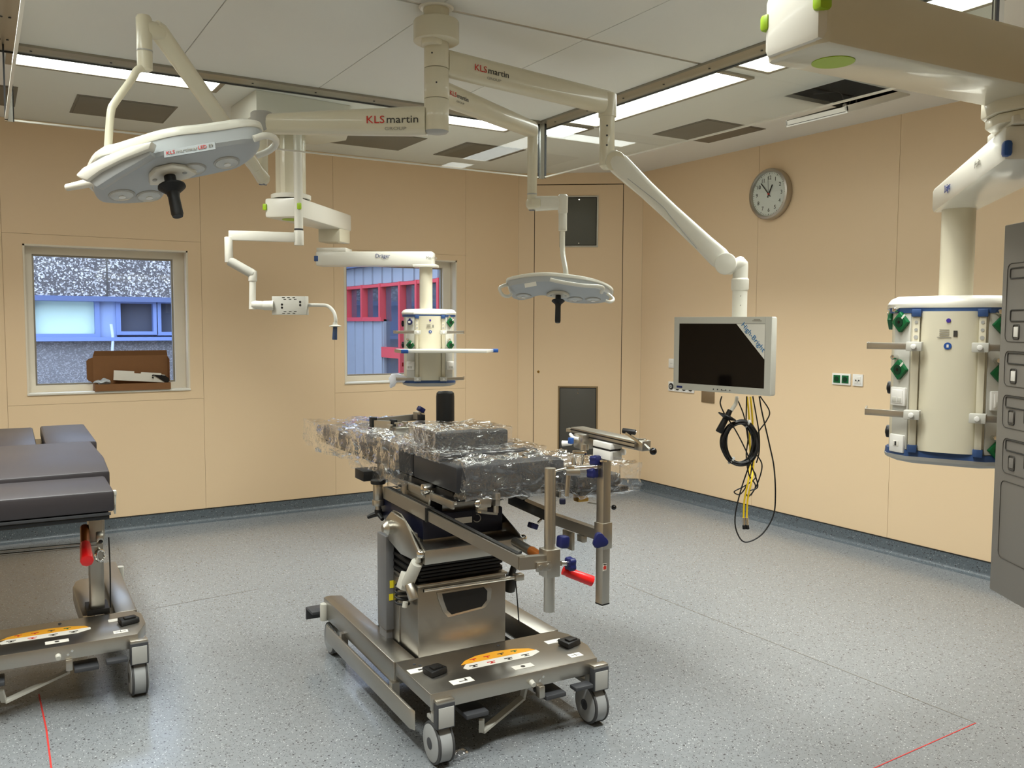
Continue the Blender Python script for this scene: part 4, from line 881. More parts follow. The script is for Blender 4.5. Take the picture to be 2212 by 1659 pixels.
# ---- foreground pendant
pf = thing('supply_pendant', 'large cream supply pendant in the right foreground with a heavy two-part boom', 'supply pendant', (2.81, 1.74, 1.1))
HF = at_d(2058, 800, 2.95); hf = V((HF.x, HF.y, 0)); fz_ = lambda y: drop_z(hf, 2058, y)
PV = at_d(2240, 300, 2.10); pvv = V((PV.x, PV.y, 0))
zt_ = at_d(2058, 402, 2.95).z
xF = (hf - pvv).normalized(); yF = V((-xF.y, xF.x, 0)); yF = yF if yF.dot(EYE - hf) > 0 else -yF
# lower arm
def sect(c, x, y, w, zt, h, k=.28):
    return [c + y * (a * w / 2) + Z * (zt - h / 2 + b * h / 2) for a, b in [(-1, -k), (-1 + k, -1), (1 - k, -1), (1, -k), (1, k), (1 - k, 1), (-1 + k, 1), (-1, k)]]
zA0 = zt_; hA = .084
lo = box_arm(pf, pvv + Z * (zA0 - hA / 2), hf + Z * (zA0 - hA / 2), .18, hA, ENAM2, 'lower_arm', .08, .14, .014)
fA, fB = pvv - xF * .08 + yF * .09, hf + xF * .08 + yF * .07
part('blue_cap', G().box(pvv - xF * .076 + yF * .082 + Z * (zA0 - .055), (.03, .02, .038), frame3(xF, Z), .008), BLUE, lo)
xt = -xF if (-xF).dot(CR) > 0 else xF
for k_, w_s, sz2, mt_ in ((.70, 'Dräger', .034, INKB), (.27, 'Movita', .026, INKG)):
    q = fA + (fB - fA) * k_; text(w_s, sz2, V((q.x, q.y, zA0 - hA * .5)), fA - fB, Z, mt_, lo, lift=.003)
part('neck_plate', G().box(hf + Z * fz_(447), (.15, .13, .016), frame3(xF, Z), .002), ENAM, pf)
part('drop_tube', G().cyl(hf + Z * fz_(648), hf + Z * fz_(450), .052, n=36), ENAM, pf)
part('arm_plate', G().box(pvv + xF * .03 + Z * (zA0 + .01), (.24, .15, .02), frame3(xF, Z), .003), ENAM2, pf)
# upper arm
UB = zA0 + .062
part('pivot_block', G().cyl(pvv + Z * (zA0 + .008), pvv + Z * (UB - .030), .112, n=10, bev=.004).cyl(pvv + Z * (UB - .029), pvv + Z * (UB + .02), .122, n=10, bev=.004), ENAM, pf)
EN = on_z(1722, 118, UB); EN = V((EN.x, EN.y, 0)); xU = (EN - pvv).normalized(); yU = V((-xU.y, xU.x, 0)); LU = (EN - pvv).length
hU = .125
pts = [pvv - xU * .13 + yU * .085, pvv - xU * .13 - yU * .085, EN - yU * .082, EN + xU * .012 - yU * .06, EN + xU * .012 + yU * .06, EN + yU * .082]
ua = part('upper_arm', G().prism([p + Z * UB for p in pts], Z * hU, .010), ENAM, pf)
eh = part('end_housing', G().prism([EN - xU * .04 + Z * (UB + .006) + yU * .0835, EN - xU * .04 + Z * (UB + .006) - yU * .0835, EN + xU * .022 + Z * (UB + .006) - yU * .072, EN + xU * .022 + Z * (UB + .006) + yU * .072], Z * (hU - .0), .016), ENAM2, pf)
for s_ in (-1, 1): part('green_cap', G().box(EN + xU * .008 + yU * .0690 * s_ + Z * (UB + .078), (.036, .024, .034), frame3(xU, Z), .008), LIME, eh)
part('underside_cap', G().cyl(EN - xU * .10 + Z * (UB - .0015), EN - xU * .10 + Z * (UB + .004), .042, n=36), LIME, pf)
part('ceiling_tube', G().cyl(EN - xU * .10 + Z * (UB + hU - .005), EN - xU * .10 + Z * 2.94, .085, n=36), ENAM, pf)
part('tube_flange', G().cyl(EN - xU * .10 + Z * (UB + hU + .001), EN - xU * .10 + Z * (UB + hU + .03), .10, n=36, bev=.004), ENAM2, pf)
fF = EYE - hf; fF.z = 0; fF.normalize(); fF = Rz(math.radians(-7)) @ fF
hT = hf + Z * fz_(645); hh = fz_(645) - fz_(996)
fx, fz, R, P, face = supply_head(pf, hT, hh, .385, .245, fF, [('green', -.76, .145), ('green', -.76, .435), ('data', -.76, .60), ('single', -.76, .89), ('green', .78, .16), ('green', .78, .44), ('data', .78, .60), ('green', .78, .89), ('round', -1.1, .56), ('round', -1.1, .84), ('green', -1.1, .13)], None, True)
for zr in (-hh * .29, -hh * .70):
    for s_ in (-1, 1): rail(pf, P, R, fx, fz, zr, s_, 0, 0, hT)
# ------------------------------------------------------------------ grey control console at the right edge
g0, g1 = on_z(2137, 1272, .75), on_z(2212, 1315, .75)
gd = (g1 - g0).normalized(); gn = V((-gd.y, gd.x, 0)); gn = gn if gn.dot(EYE - g0) > 0 else -gn
zt2 = drop_z(g0, 2150, 488); W_ = .75; Hc = zt2 - .75; cc0 = g0 + gd * W_ / 2
con = thing('control_console', 'tall grey control panel with outlined button fields at the right edge of the photo', 'control panel', (cc0.x, cc0.y, 0))
RG = frame3(gd, Z)
part('panel', G().box(V((cc0.x, cc0.y, .75 + Hc / 2)) - gn * .04, (W_, .08, Hc), RG, .003), CABG, con)
part('pedestal', G().box(V((cc0.x, cc0.y, .375)) + gd * .22 - gn * .04, (.12, .07, .75), RG, .003), CABG, con)
part('foot', G().box(V((cc0.x, cc0.y, .012)) + gd * .12 - gn * .10, (.42, .30, .024), RG, .003), CABG, con)
def outline(parent, s0, s1, z0, z1, r, wd, name='outline', mt=CABL):
    c = lambda s, z: g0 + gd * s + gn * .0008 + Z * (z - .75); P_ = []
    for (cx2, cz2, a0) in ((s1 - r, z1 - r, 0), (s0 + r, z1 - r, 90), (s0 + r, z0 + r, 180), (s1 - r, z0 + r, 270)):
        for k in range(4): a = math.radians(a0 + 30 * k); P_.append(c(cx2 + r * math.cos(a), cz2 + r * math.sin(a)))
    return part(name, G().tube(P_, wd, 6, 1, True), mt, parent)
def sz_(x, y): p = on_plane(x, y, g0, gn); return (p - g0).dot(gd), p.z
for (x0, y0, x1, y1) in ((2178, 570, 2300, 738), (2172, 758, 2300, 833), (2168, 852, 2300, 922), (2168, 945, 2300, 1020), (2163, 1036, 2320, 1205)):
    s0_, z1_ = sz_(x0, y0); _, z0_ = sz_(x0, y1); s1_ = s0_ + .42
    fo = outline(con, s0_, s1_, z0_, z1_, .018, .0011, 'button_field')
    if y0 == 1036: continue
    ks = [(x0 + 6, y1 - 68 if y0 == 570 else y0 + 4, y1 - 68 + 24 if y0 == 570 else y0 + 27, .16)] + ([(x0 + 6, 580, 602, .16)] if y0 == 570 else [])
    for (xa_, ya_, yb_, wl) in ks:
        a, zb1 = sz_(xa_, ya_); _, zb0_ = sz_(xa_, yb_); outline(fo, a, a + wl, zb0_, zb1, .006, .0024, 'display_window', mat('console_dark', (56, 53, 48), .5))
    yb0, yb1 = (y1 - 36, y1 - 6) 
    for j, xo in enumerate((12, 46)):
        a, zb1 = sz_(x0 + xo, yb0); _, zb0_ = sz_(x0 + xo, yb1); b_ = a + .030
        bo = outline(fo, a, b_, zb0_, zb1, .005, .0022, 'button_ring', MATS['console_dark'])
        part('button', G().box(g0 + gd * ((a + b_) / 2) + gn * .0015 + Z * ((zb0_ + zb1) / 2 - .75), (.022, .003, (zb1 - zb0_) * .72), RG, .001), PAPER if (y0 in (570, 758) and j == 0) else CABG, bo)
# ------------------------------------------------------------------ wall clock
ck = V((XR, 4.757, 2.549)); wn_ = V((-1, 0, 0)); yc = V((0, -1, 0))
cl = thing('wall_clock', 'round wall clock with a steel rim and white dial on the right wall', 'clock', (XR, 4.757, 2.36))
part('rim', G().lathe([(.188, 0), (.195, .01), (.195, .045), (.188, .058), (.172, .062), (.166, .052), (.164, .04)], ck, wn_, 56), STEEL, cl)
part('dial', G().cyl(ck + wn_ * .03, ck + wn_ * .041, .166, n=56), mat('dial_white', (232, 230, 224), .5), cl)
for k in range(60):
    a = math.radians(k * 6); d = yc * math.sin(a) + Z * math.cos(a)
    if k % 5 == 0:
        n = k // 5 or 12; text(str(n), .042, ck + wn_ * .0415 + d * .122, yc, Z, INKD, cl, 'numeral')
    part('minute_mark', G().beam(ck + wn_ * .0425 + d * (.153 if k % 5 else .149), ck + wn_ * .0425 + d * .160, .002 if k % 5 else .004, .001, wn_), INKD, cl)
for nm, ang, l, wd_, mt in (('hour_hand', 26.5, .075, .010, BLACK), ('minute_hand', -41, .118, .007, BLACK), ('second_hand', -3, .13, .002, INKD)):
    a = math.radians(ang); d = yc * math.sin(a) + Z * math.cos(a); off = {'hour_hand': .045, 'minute_hand': .048, 'second_hand': .051}[nm]
    part(nm, G().beam(ck + wn_ * off - d * .028, ck + wn_ * off + d * l, wd_, .0015, wn_), mt, cl)
part('hand_hub', G().cyl(ck + wn_ * .041, ck + wn_ * .054, .006, n=14), RED, cl)
part('clock_glass', G().cyl(ck + wn_ * .055, ck + wn_ * .057, .170, n=48), GLASS, cl)
# ------------------------------------------------------------------ switches and sockets on the right wall
def plate(y, z, wd, hgt, lab, kind, name='wall_socket', cat='wall socket', group=None):
    t = thing(name, lab, cat, (XR, y, z - hgt / 2), 0, group); RR = Matrix((V((0, -1, 0)), V((-1, 0, 0)), V((0, 0, -1)))).transposed()
    RR = frame3(V((0, -1, 0)), Z)
    part('plate', G().box((XR - .005, y, z), (wd, .010, hgt), RR, .002), WHITEP, t)
    if kind == 'green2':
        for s_ in (-1, 1):
            o = part('green_insert', G().box((XR - .011, y - s_ * .0355, z), (.056, .006, .056), RR, .002), GREEN, t)
            part('socket_well', G().cyl((XR - .0135, y - s_ * .0355, z), (XR - .0155, y - s_ * .0355, z), .019, n=20), GREEND, o)
    elif kind == 'single':
        part('inner_plate', G().box((XR - .011, y, z), (.052, .003, .052), RR, .001), PAPER, t)
        for s_ in (-1, 1): part('contact', G().cyl((XR - .012, y + s_ * .012, z - .002), (XR - .0145, y + s_ * .012, z - .002), .0055, n=12), DGREY, t)
        part('pin', G().cyl((XR - .012, y, z - .012), (XR - .014, y, z - .012), .003, n=8), DGREY, t)
    elif kind == 'switch': part('rocker', G().box((XR - .011, y, z), (.055, .005, .055), RR, .002), PAPER, t); part('mark', G().box((XR - .014, y, z), (.03, .001, .002), RR), INKG, t)
    elif kind == 'key':
        o = part('round_outlet', G().cyl((XR - .010, y, z), (XR - .016, y, z), .029, n=24, bev=.002), BLACK, t); part('outlet_core', G().cyl((XR - .0155, y, z), (XR - .018, y, z), .016, n=18), GREYP, o); part('outlet_slot', G().box((XR - .0185, y, z), (.016, .001, .004), RR), BLACK, o)
    return t
plate(4.077, 1.165, .155, .082, 'double white wall plate with two green inserts, right of the monitor', 'green2')
plate(3.94, 1.165, .082, .082, 'single white wall socket right of the green double socket', 'single')
plate(5.862, 1.205, .082, .080, 'white wall switch half hidden behind the left edge of the monitor', 'switch', 'wall_switch', 'switch')
for k, y in enumerate((5.862, 5.780, 5.698, 5.616)):
    plate(y, 1.0, .080, .084, ['leftmost white plate with a black round outlet, below the wall switch', 'second white plate from the left in the row under the monitor', 'third white plate from the left in the row under the monitor', 'rightmost white plate in the row behind the lower edge of the monitor'][k], 'key', 'wall_outlet', 'wall outlet', 'row of round outlets low on the right wall')
t = thing('metal_plate', 'small blank brown metal plate on the wall right of the round outlets', 'wall plate', (XR, 5.41, .89)); part('plate', G().box((XR - .004, 5.41, .94), (.008, .15, .10), None, .002), mat('brown_metal', (140, 120, 92), .4, .5), t)
# ------------------------------------------------------------------ cardboard box on the left window sill
YW = 6.995
def w_(x, y, Y=YW): return on_y(x, y, Y)
s = 1.046
bxx0, bxx1 = w_(206, 850, 6.96).x, w_(369, 850, 6.96).x
cb = thing('cardboard_box', 'open flat brown cardboard box standing on the sill of the left window', 'box', ((bxx0 + bxx1) / 2, 7.0, s))
hb_ = w_(300, 828, 6.96).z - s; yf, yr = 6.962, 7.075
g = G(); tt_ = .004
g.box(((bxx0 + bxx1) / 2, yf, s + hb_ / 2), (bxx1 - bxx0, tt_, hb_)); g.box(((bxx0 + bxx1) / 2, yr, s + hb_ / 2), (bxx1 - bxx0, tt_, hb_))
for x in (bxx0, bxx1): g.box((x, (yf + yr) / 2, s + hb_ / 2), (tt_, yr - yf, hb_))
g.box(((bxx0 + bxx1) / 2, (yf + yr) / 2, s + tt_ / 2), (bxx1 - bxx0, yr - yf, tt_))
part('tray', g, CARD, cb)
lt, rt = w_(201, 790, yr).x, w_(362, 790, yr).x; zl1 = w_(280, 768, yr).z
part('lid', G().prism([V((lt, yr, s + hb_)), V((rt, yr, s + hb_)), V((rt, yr, zl1)), V((lt, yr, zl1))], (0, .004, 0)), CARD, cb)
z2_ = w_(280, 757, yr).z
part('lid_edge_flap', G().prism([V((lt + .0, yr + .0, zl1)), V((rt, yr, zl1)), V((rt - .008, yr - .02, z2_)), V((lt + .01, yr - .02, z2_))], (0, .003, 0)), CARD, cb)
l2 = w_(187, 800, yr - .03).x; za_, zb2 = w_(190, 775, yr).z, w_(190, 822, yr).z
part('side_flap', G().prism([V((lt, yr, zl1 - .01)), V((lt, yr, s + hb_ + .005)), V((l2 + .01, yr - .03, zb2)), V((l2, yr - .03, zb2 + .015)), V((l2, yr - .03, za_ - .015)), V((l2 + .015, yr - .03, za_))], (0, .004, 0)), CARD, cb)
part('side_flap', G().prism([V((rt, yr, zl1 - .01)), V((rt, yr, s + hb_)), V((rt + .006, yr - .035, s + hb_ + .01)), V((rt + .006, yr - .035, zl1 - .03))], (.003, 0, 0)), CARD, cb)
brk = thing('metal_bracket', 'cream notched bracket lying in the open cardboard box', 'bracket', (w_(300, 815).x, 7.02, s + .03))
o_ = [(245, 821), (246, 800), (290, 802), (290, 806), (304, 807), (305, 804), (348, 806), (349, 809), (357, 810), (356, 826)]
part('bracket_plate', G().prism([w_(x, y, 7.035 - .02 * (x - 245) / 110) for x, y in o_], (0, .006, 0)), ENAM2, brk)
for x, y in ((330, 811), (349, 811), (330, 815.5)): p = w_(x, y, 7.012); part('hole', G().cyl(p - V((0, .003, 0)), p + V((0, .003, 0)), .006, n=12), BLACK, brk)
part('bracket_lip', G().prism([w_(330, 809, 7.01), w_(357, 811, 7.01), w_(366, 818, 7.05), w_(364, 826, 7.05), w_(357, 826, 7.01)], (0, .004, 0)), BLACK, brk)
pk = single('packing_film', G().sph(w_(222, 826, 7.02) + Z * .0, .05, (1.1, .5, .35), n=12), mat('silver_film', (190, 196, 200), .2, .3), 'crumpled silvery film sticking out of the left end of the cardboard box', 'packaging')
for v in pk.data.vertices: q = noise.noise_vector(v.co * 40); v.co += V((q.x, q.y * .5, q.z)) * .022
# ------------------------------------------------------------------ operating tables
class Fr:      # a table's own frame: u across, v along, z up
    def __init__(s, o, a): s.o = V(o); s.a = a; s.U = V((math.cos(a), math.sin(a), 0)); s.W = V((-math.sin(a), math.cos(a), 0)); s.R = Rz(a)
    def __call__(s, u, v, z): return s.o + s.U * u + s.W * v + Z * z
    def v(s, x, y, vv): r = ray(x, y); return EYE + r * ((vv - (EYE - s.o).dot(s.W)) / r.dot(s.W))
    def u(s, x, y, uu): r = ray(x, y); return EYE + r * ((uu - (EYE - s.o).dot(s.U)) / r.dot(s.U))
def bxl(F, u0, u1, v0, v1, z0, z1, bev=0, g=None):
    return (g or G()).box(F((u0 + u1) / 2, (v0 + v1) / 2, (z0 + z1) / 2), (u1 - u0, v1 - v0, z1 - z0), F.R, bev)
def trolley_base(F, root, left_bumper=True):
    zt, zb = .265, .215
    g = G()
    g.prism([F(u, v, zb) for u, v in [(-.045, -.03), (.652, -.03), (.675, .03), (.70, .10), (.70, .24), (.672, .30), (-.045, .30)]], Z * (zt - zb), .003)
    fr = part('base_plate', g, STEELD, root)
    part('base_rail', G().prism([F(u, v, .175) for u, v in [(-.05, .302), (.04, .302), (.04, 1.19), (-.015, 1.215), (-.045, 1.20)]], Z * (zt - .175), .004), STEELD, root)
    part('base_rail', G().prism([F(u, v, .175) for u, v in [(.60, .302), (.69, .302), (.69, 1.20), (.66, 1.215), (.60, 1.19)]], Z * (zt - .175), .004), STEELD, root)
    part('front_lip', bxl(F, -.046, .653, -.034, -.028, .208, .266, .001), STEEL, fr)
    for s_, u in ((-1, -.06), (1, .70)):
        part('bumper_rail', G().prism([F(u + s_ * .012, .10, .095), F(u + s_ * .012, 1.08, .095), F(u - s_ * .0, 1.10, .095), F(u - s_ * .0, .07, .095)], Z * .075, .003), STEEL, root)
        part('bumper_stay', G().box(F(u - s_ * .012, .3, .16), (.03, .03, .06), F.R).box(F(u - s_ * .012, .9, .16), (.03, .03, .06), F.R), STEEL, root)
    for i, (u, v) in enumerate(((0, 0), (.655, 0), (0, 1.17), (.655, 1.17))):
        c = part('castor', G().cyl(F(u, v, .15), F(u, v, .205), .028, n=20, bev=.003).box(F(u, v + .0, .155), (.05, .10, .016), F.R, .004), GREYP, root)
        wh = part('wheel', G().cyl(F(u - .027, v, .075), F(u + .027, v, .075), .0712, n=40), WHEEL, c)
        for s_ in (-1, 1):
            part('tyre', G().lathe([(.060, 0), (.0745, .003), (.075, .006), (.0735, .010), (.062, .012)], F(u + s_ * .0195, v, .075), F.U * s_, 40), TYRE, c)
            part('wheel_disc', G().lathe([(.0655, 0), (.0655, .003), (.058, .006), (.02, .0065)], F(u + s_ * .0295, v, .075), F.U * s_, 40), WHEEL, c)
            part('wheel_hub', G().cyl(F(u + s_ * .034, v, .075), F(u + s_ * .0375, v, .075), .021, n=24, bev=.001), DGREY, c)
        if v == 0:
            cv = part('corner_cover', bxl(F, u - .035, u + .035, -.062, -.030, .145, .235, .003), DGREY, c)
            part('cover_face', bxl(F, u - .029, u + .029, -.0645, -.060, .150, .222, .001), GREYP, cv)
            part('cover_top', bxl(F, u - .034, u + .034, -.060, -.026, .232, .246, .003), STEEL, cv)
        else:
            part('fork_tower', G().cyl(F(u - .052 if u == 0 else u + .052, v + .0, .165), F(u - .052 if u == 0 else u + .052, v, .245), .019, n=20, bev=.003), LGREY, c)
    part('brake_pedal', bxl(F, -.10, -.02, 1.20, 1.30, .185, .20, .004).box(F(-.06, 1.305, .165), (.08, .012, .06), F.R, .003), DGREY, root)
    part('brake_pedal', bxl(F, .53, .61, -.075, -.03, .170, .185, .004), DGREY, root)
    # underslung steering bar and pedals
    part('steering_bar', G().beam(F(.16, -.02, .125), F(.17, -.0, .07), .02, .010).beam(F(.17, .0, .07), F(.40, .10, .11), .028, .010).beam(F(.40, .10, .11), F(.42, .10, .19), .028, .010), LGREY, root)
    for u in (.13, .46): part('foot_pedal', bxl(F, u - .045, u + .045, -.05, .05, .15, .168, .005), DGREY, root)
    part('front_latch', bxl(F, .385, .41, -.05, -.02, .165, .21, .003), STEEL, root)
    part('front_pin', G().cyl(F(.36, -.028, .228), F(.36, -.052, .224), .012, .009, n=16), LGREY, fr)
    for du, dz_ in ((.035, .228), (.050, .240)): part('screw', G().cyl(F(.36 + du, -.030, dz_), F(.36 + du, -.036, dz_), .005, n=10), CHROME, fr)
    # treads, stickers
    def quad(cu, cv, w_, d_, a, name, m_, h_=.0012, par=fr, z=.2652):
        R = F.R @ Rz(a); return part(name, G().box(F(cu, cv, z + h_ / 2), (w_, d_, h_), R), m_, par)
    for u in (.045, .635):
        part('pedal_block', G().prism([F(u - .04, .155, .266), F(u + .03, .165, .266), F(u + .045, .115, .266), F(u - .03, .09, .266)], Z * .020 + F.W * .008, .004).prism([F(u - .02, .14, .285), F(u + .02, .145, .285), F(u + .03, .12, .285), F(u - .015, .11, .285)], Z * .008, .002), BLACK, fr)
    st = quad(-.0, .185, .075, .04, .0, 'sticker', PAPER); quad(.012, .185, .022, .012, 0, 'sticker_print', INKD, .0006, st, .2665)
    st = quad(.10, .02, .085, .04, .0, 'sticker', PAPER); quad(.105, .016, .035, .004, 0, 'sticker_print', INKD, .0006, st, .2665); quad(.117, .024, .007, .018, 0, 'sticker_print', INKD, .0006, st, .2665)
    st = quad(.36, .03, .085, .035, .0, 'sticker', PAPER); part('sticker_print', G().cyl(F(.36, .03, .2662), F(.36, .03, .2670), .009, n=14), INKD, st)
    st = quad(.60, .195, .075, .035, .0, 'sticker', PAPER); quad(.615, .19, .012, .005, .3, 'sticker_print', INKD, .0006, st, .2665)
    st = quad(.595, .03, .055, .035, .0, 'sticker', PAPER); quad(.595, .03, .040, .002, 0, 'sticker_print', INKD, .0006, st, .2665); quad(.595, .03, .002, .028, 0, 'sticker_print', INKD, .0006, st, .2665)
    arc = [(.185, .105), (.405, .105), (.475, .14)] ; up_ = [(.475 - .29 * k / 12, .15 + .065 * math.sin(math.pi * (.12 + .88 * k / 12)) ) for k in range(13)]
    ci = part('instruction_label', G().prism([F(u, v, .2655) for u, v in [(.165, .100), (.44, .100), (.49, .125), (.49, .15), (.18, .15), (.155, .12)]], Z * .001), PAPER, fr)
    part('orange_field', G().prism([F(u, v, .2662) for u, v in [(.16, .15), (.485, .15), (.47, .175), (.41, .20), (.33, .212), (.25, .205), (.19, .18)]], Z * .001), ORANGE, ci)
    for k in range(4): 
        u = .20 + k * .075; m_ = (INKD, INKR, INKD, INKD)[k]
        part('pictogram', G().box(F(u, .126, .2668), (.034, .006, .0006), F.R).box(F(u, .118, .2668), (.008, .014, .0006), F.R).box(F(u, .112, .2668), (.022, .004, .0006), F.R), m_, ci)
    for k in range(4):
        u = .225 + k * .06; m_ = (INKR, INKR, INKD, GREEN)[k]
        part('pictogram', G().box(F(u, .180, .2674), (.028, .006, .0006), F.R).box(F(u, .172, .2674), (.007, .012, .0006), F.R), m_, ci)
    for u, v in ((.01, .245), (.025, .225), (.38, .262)): part('screw', G().cyl(F(u, v, .265), F(u, v, .267), .006, n=12), DGREY, fr)
    return fr

def star_knob(root, a, d, r, m_, name='star_knob', n=4, h=.022, par_stem=None):
    d = V(d).normalized(); x = d.orthogonal().normalized(); y = d.cross(x); P = []
    for k in range(n * 6):
        q = 2 * math.pi * k / (n * 6); rr = r * (1 + .16 * math.cos(q * n)); P.append(V(a) + x * (rr * math.cos(q)) + y * (rr * math.sin(q)))
    return part(name, G().prism(P, d * h, .004), m_, root)

T1 = Fr((1.345, 2.688, 0), math.radians(-2.1))
ot = thing('operating_table', 'steel operating table in the middle of the room, wrapped in plastic film, with traction posts', 'operating table', T1.o, T1.a)
F = T1
trolley_base(F, ot)
part('base_tray', bxl(F, .042, .598, .305, 1.0, .13, .16), BLACK, ot)
cu0, cu1, cv0, cv1 = .05, .435, .30, .70
ch = part('column_housing', bxl(F, cu0, cu1, cv0, cv1, .15, .542, .006), STEELD, ot)
rim_ = [F.v(x, y, cv0 - .004) for x, y in ((955, 1283), (1045, 1268), (1052, 1276), (1051, 1296), (1040, 1310), (975, 1327), (966, 1318), (958, 1296))]
ctr = sum(rim_, V((0, 0, 0))) / 8
part('grip_frame', G().prism([ctr + (p - ctr) * 1.22 for p in rim_], F.W * .003, .001), STEELD, ch)
part('grip_recess', G().prism([ctr + (p - ctr) * 1.0 for p in rim_], F.W * -.003), BLACK, ch)
part('housing_lid', bxl(F, cu0 - .004, cu1 + .004, cv0 - .004, cv1, .540, .550, .002), STEEL, ot)
part('side_tower', bxl(F, .045, .07, .48, .72, .16, .53, .004), STEELD, ot)
sc_ = part('side_cover', bxl(F, .012, .05, .54, .64, .30, .69, .006), mat('side_cover_grey', (120, 120, 122), .4, .3), ot)
part('side_leg', bxl(F, .016, .046, .55, .63, .16, .30, .004), MATS['side_cover_grey'], ot)
for x, y, w_, h_ in ((841, 1290, .018, .026), (842, 1262, .016, .03)):
    p = F.v(x + 4, y, .538); part('yellow_label', G().box(p, (w_, .002, h_), F.R), YELLOWL, sc_)
g = G()
for k in range(6):
    z = .556 + k * .014; g.prism([F(u, v, z) for u, v in [(.06 + .01 * (k % 2), .31), (.425 - .01 * (k % 2), .31), (.44 - .01 * (k % 2), .34), (.44 - .01 * (k % 2), .68), (.42, .70), (.06, .70), (.045 + .01 * (k % 2), .68), (.045 + .01 * (k % 2), .34)]], Z * .0115, .004)
part('bellows', g, BLACK, ot)
part('bellows_core', bxl(F, .07, .42, .33, .68, .55, .66), BLACK, ot)
part('front_bar', G().cyl(F.v(915, 1276, .27), F.v(1120, 1246, .27), .0075, n=14), CHROME, ot)
part('front_bar_clamp', G().box(F.v(1120, 1246, .27), (.038, .03, .026), F.R, .003), STEEL, ot)
# tilting bracket: a three-sided steel frame
bv = .20
zb0_, zb1_ = .655, .708
part('bracket_front', bxl(F, .035, .455, bv - .004, bv + .006, zb0_, zb1_, .001), STEEL, ot)
part('bracket_shelf', bxl(F, .035, .455, bv + .006, .33, zb1_ - .006, zb1_), STEELD, ot)
for u, lu_ in ((.035, 'l'), (.450, 'r')):
    part('bracket_side', G().prism([F(u, bv, zb0_), F(u, bv, zb1_), F(u, .44, .80), F(u, .52, .80), F(u, .52, .70), F(u, .34, zb0_)], F.U * .006), STEELD, ot)
    for v_, z_, r_ in ((.24, .69, .014), (.47, .755, .022)):
        so = -.012 if lu_ == 'l' else .018
        part('pivot_bolt', G().cyl(F(u, v_, z_), F(u + so, v_, z_), r_, n=20, bev=.003), CHROME, ot)
part('bracket_cheek', G().prism([F(.02, v, z) for v, z in ((.22, .66), (.22, .70), (.36, .79), (.50, .80), (.56, .76), (.54, .68), (.40, .65))], F.U * .010, .003), STEEL, ot)
part('cheek_boss', G().lathe([(.030, 0), (.030, .018), (.018, .030), (.015, .036)], F(.02, .50, .735), -F.U, 28), STEEL, ot)
part('cross_beam', bxl(F, .06, .45, .36, .44, .69, .735, .003), STEELD, ot)
# left actuator
a0, a1 = F.v(901, 1215, .24), F.v(880, 1262, .30)
ac = part('actuator', G().cyl(a0 + (a0 - a1) * .35, a0, .008, n=16).cyl(a0, a1, .023, .024, n=24, bev=.002), LGREY, ot)
part('actuator_block', G().box(F.v(878, 1256, .33), (.05, .05, .065), F.R @ Matrix.Rotation(.35, 3, 'Y'), .004), LGREY, ac)
part('actuator_motor', G().cyl(F.v(884, 1262, .27), F.v(894, 1295, .24), .019, n=22, bev=.003), STEEL, ac)
hpnts = [F(.01 + .026 * math.cos(q), .36 + .026 * math.sin(q), .545 - q * .0032) for q in [k * .7 for k in range(38)]]
part('coiled_lead', G().tube(hpnts, .005, 8, 3), BLACK, ac)
part('lead_plug', G().cyl(F.v(876, 1300, .30), F.v(874, 1312, .30), .010, n=14), LGREY, ac)
part('rod_end', G().sph(a0 + (a0 - a1) * .38, .017), CHROME, ac)
part('right_actuator', G().cyl(F.v(1124, 1180, .30), F.v(1104, 1245, .36), .014, n=18).cyl(F.v(1106, 1240, .36), F.v(1100, 1275, .38), .024, n=18, bev=.003), BLACK, ot)
part('rod_end', G().sph(F.v(1130, 1163, .26), .016), CHROME, ot)
part('control_lead', G().tube([F.v(1113, 1250, .30), F.v(1117, 1290, .32), F.v(1121, 1344, .34)], .0028, 6, 4), BLACK, ot)
# navy head block
nb = part('head_block', bxl(F, .075, .425, .31, .76, .718, .815, .006), NAVYD, ot)
part('name_plate', G().box(F.v(1001, 1124, .308), (.075, .002, .024), F.R), PAPER, nb); ic = part('round_mark', G().cyl(F.v(1030, 1119, .309), F.v(1030, 1119, .306), .017, n=22), GREYP, nb)
part('round_mark_core', G().cyl(F.v(1030, 1119, .307), F.v(1030, 1119, .3045), .0135, n=22), NAVYD, ic)
part('steel_skirt', bxl(F, .085, .43, .33, .74, .700, .722, .002), STEELD, ot)
# upper table frame
part('underframe', bxl(F, .13, .56, .16, .95, .885, .925, .004), BLACK, ot)
part('pedestal_top', bxl(F, .17, .42, .34, .72, .81, .890, .01), STEELD, ot)
for u in (.105, .565):
    for v0, v1 in ((.10, .30), (.35, .78)):
        part('side_rail', bxl(F, u - .005, u + .005, v0, v1, .875, .905, .002), STEEL, ot)
        for v_ in (v0 + .04, v1 - .04): part('rail_spacer', G().cyl(F(u - .0 if u < .3 else u, v_, .89), F(u + (.03 if u < .3 else -.03), v_, .89), .008, n=12), CHROME, ot)
    part('joint_disc', G().cyl(F(u - .012, .79, .905), F(u + .012, .79, .905), .042, n=32, bev=.004), STEEL, ot)
    part('hinge', G().cyl(F(u - .025, .325, .912), F(u + .025, .325, .912), .022, n=26, bev=.003), CHROME, ot)
    part('joint_plate', G().prism([F(u, .30, .91), F(u, .62, .905), F(u, .60, .80), F(u, .44, .79), F(u, .33, .84)], F.U * .01, .003), STEEL, ot)
part('side_hanger', bxl(F, .085, .097, .52, .545, .79, .905, .002), STEEL, ot)
part('front_clamp', G().box(F.v(1045, 1086, .09), (.055, .02, .035), F.R, .004).box(F.v(1040, 1101, .09), (.04, .02, .018), F.R, .002), STEEL, ot)
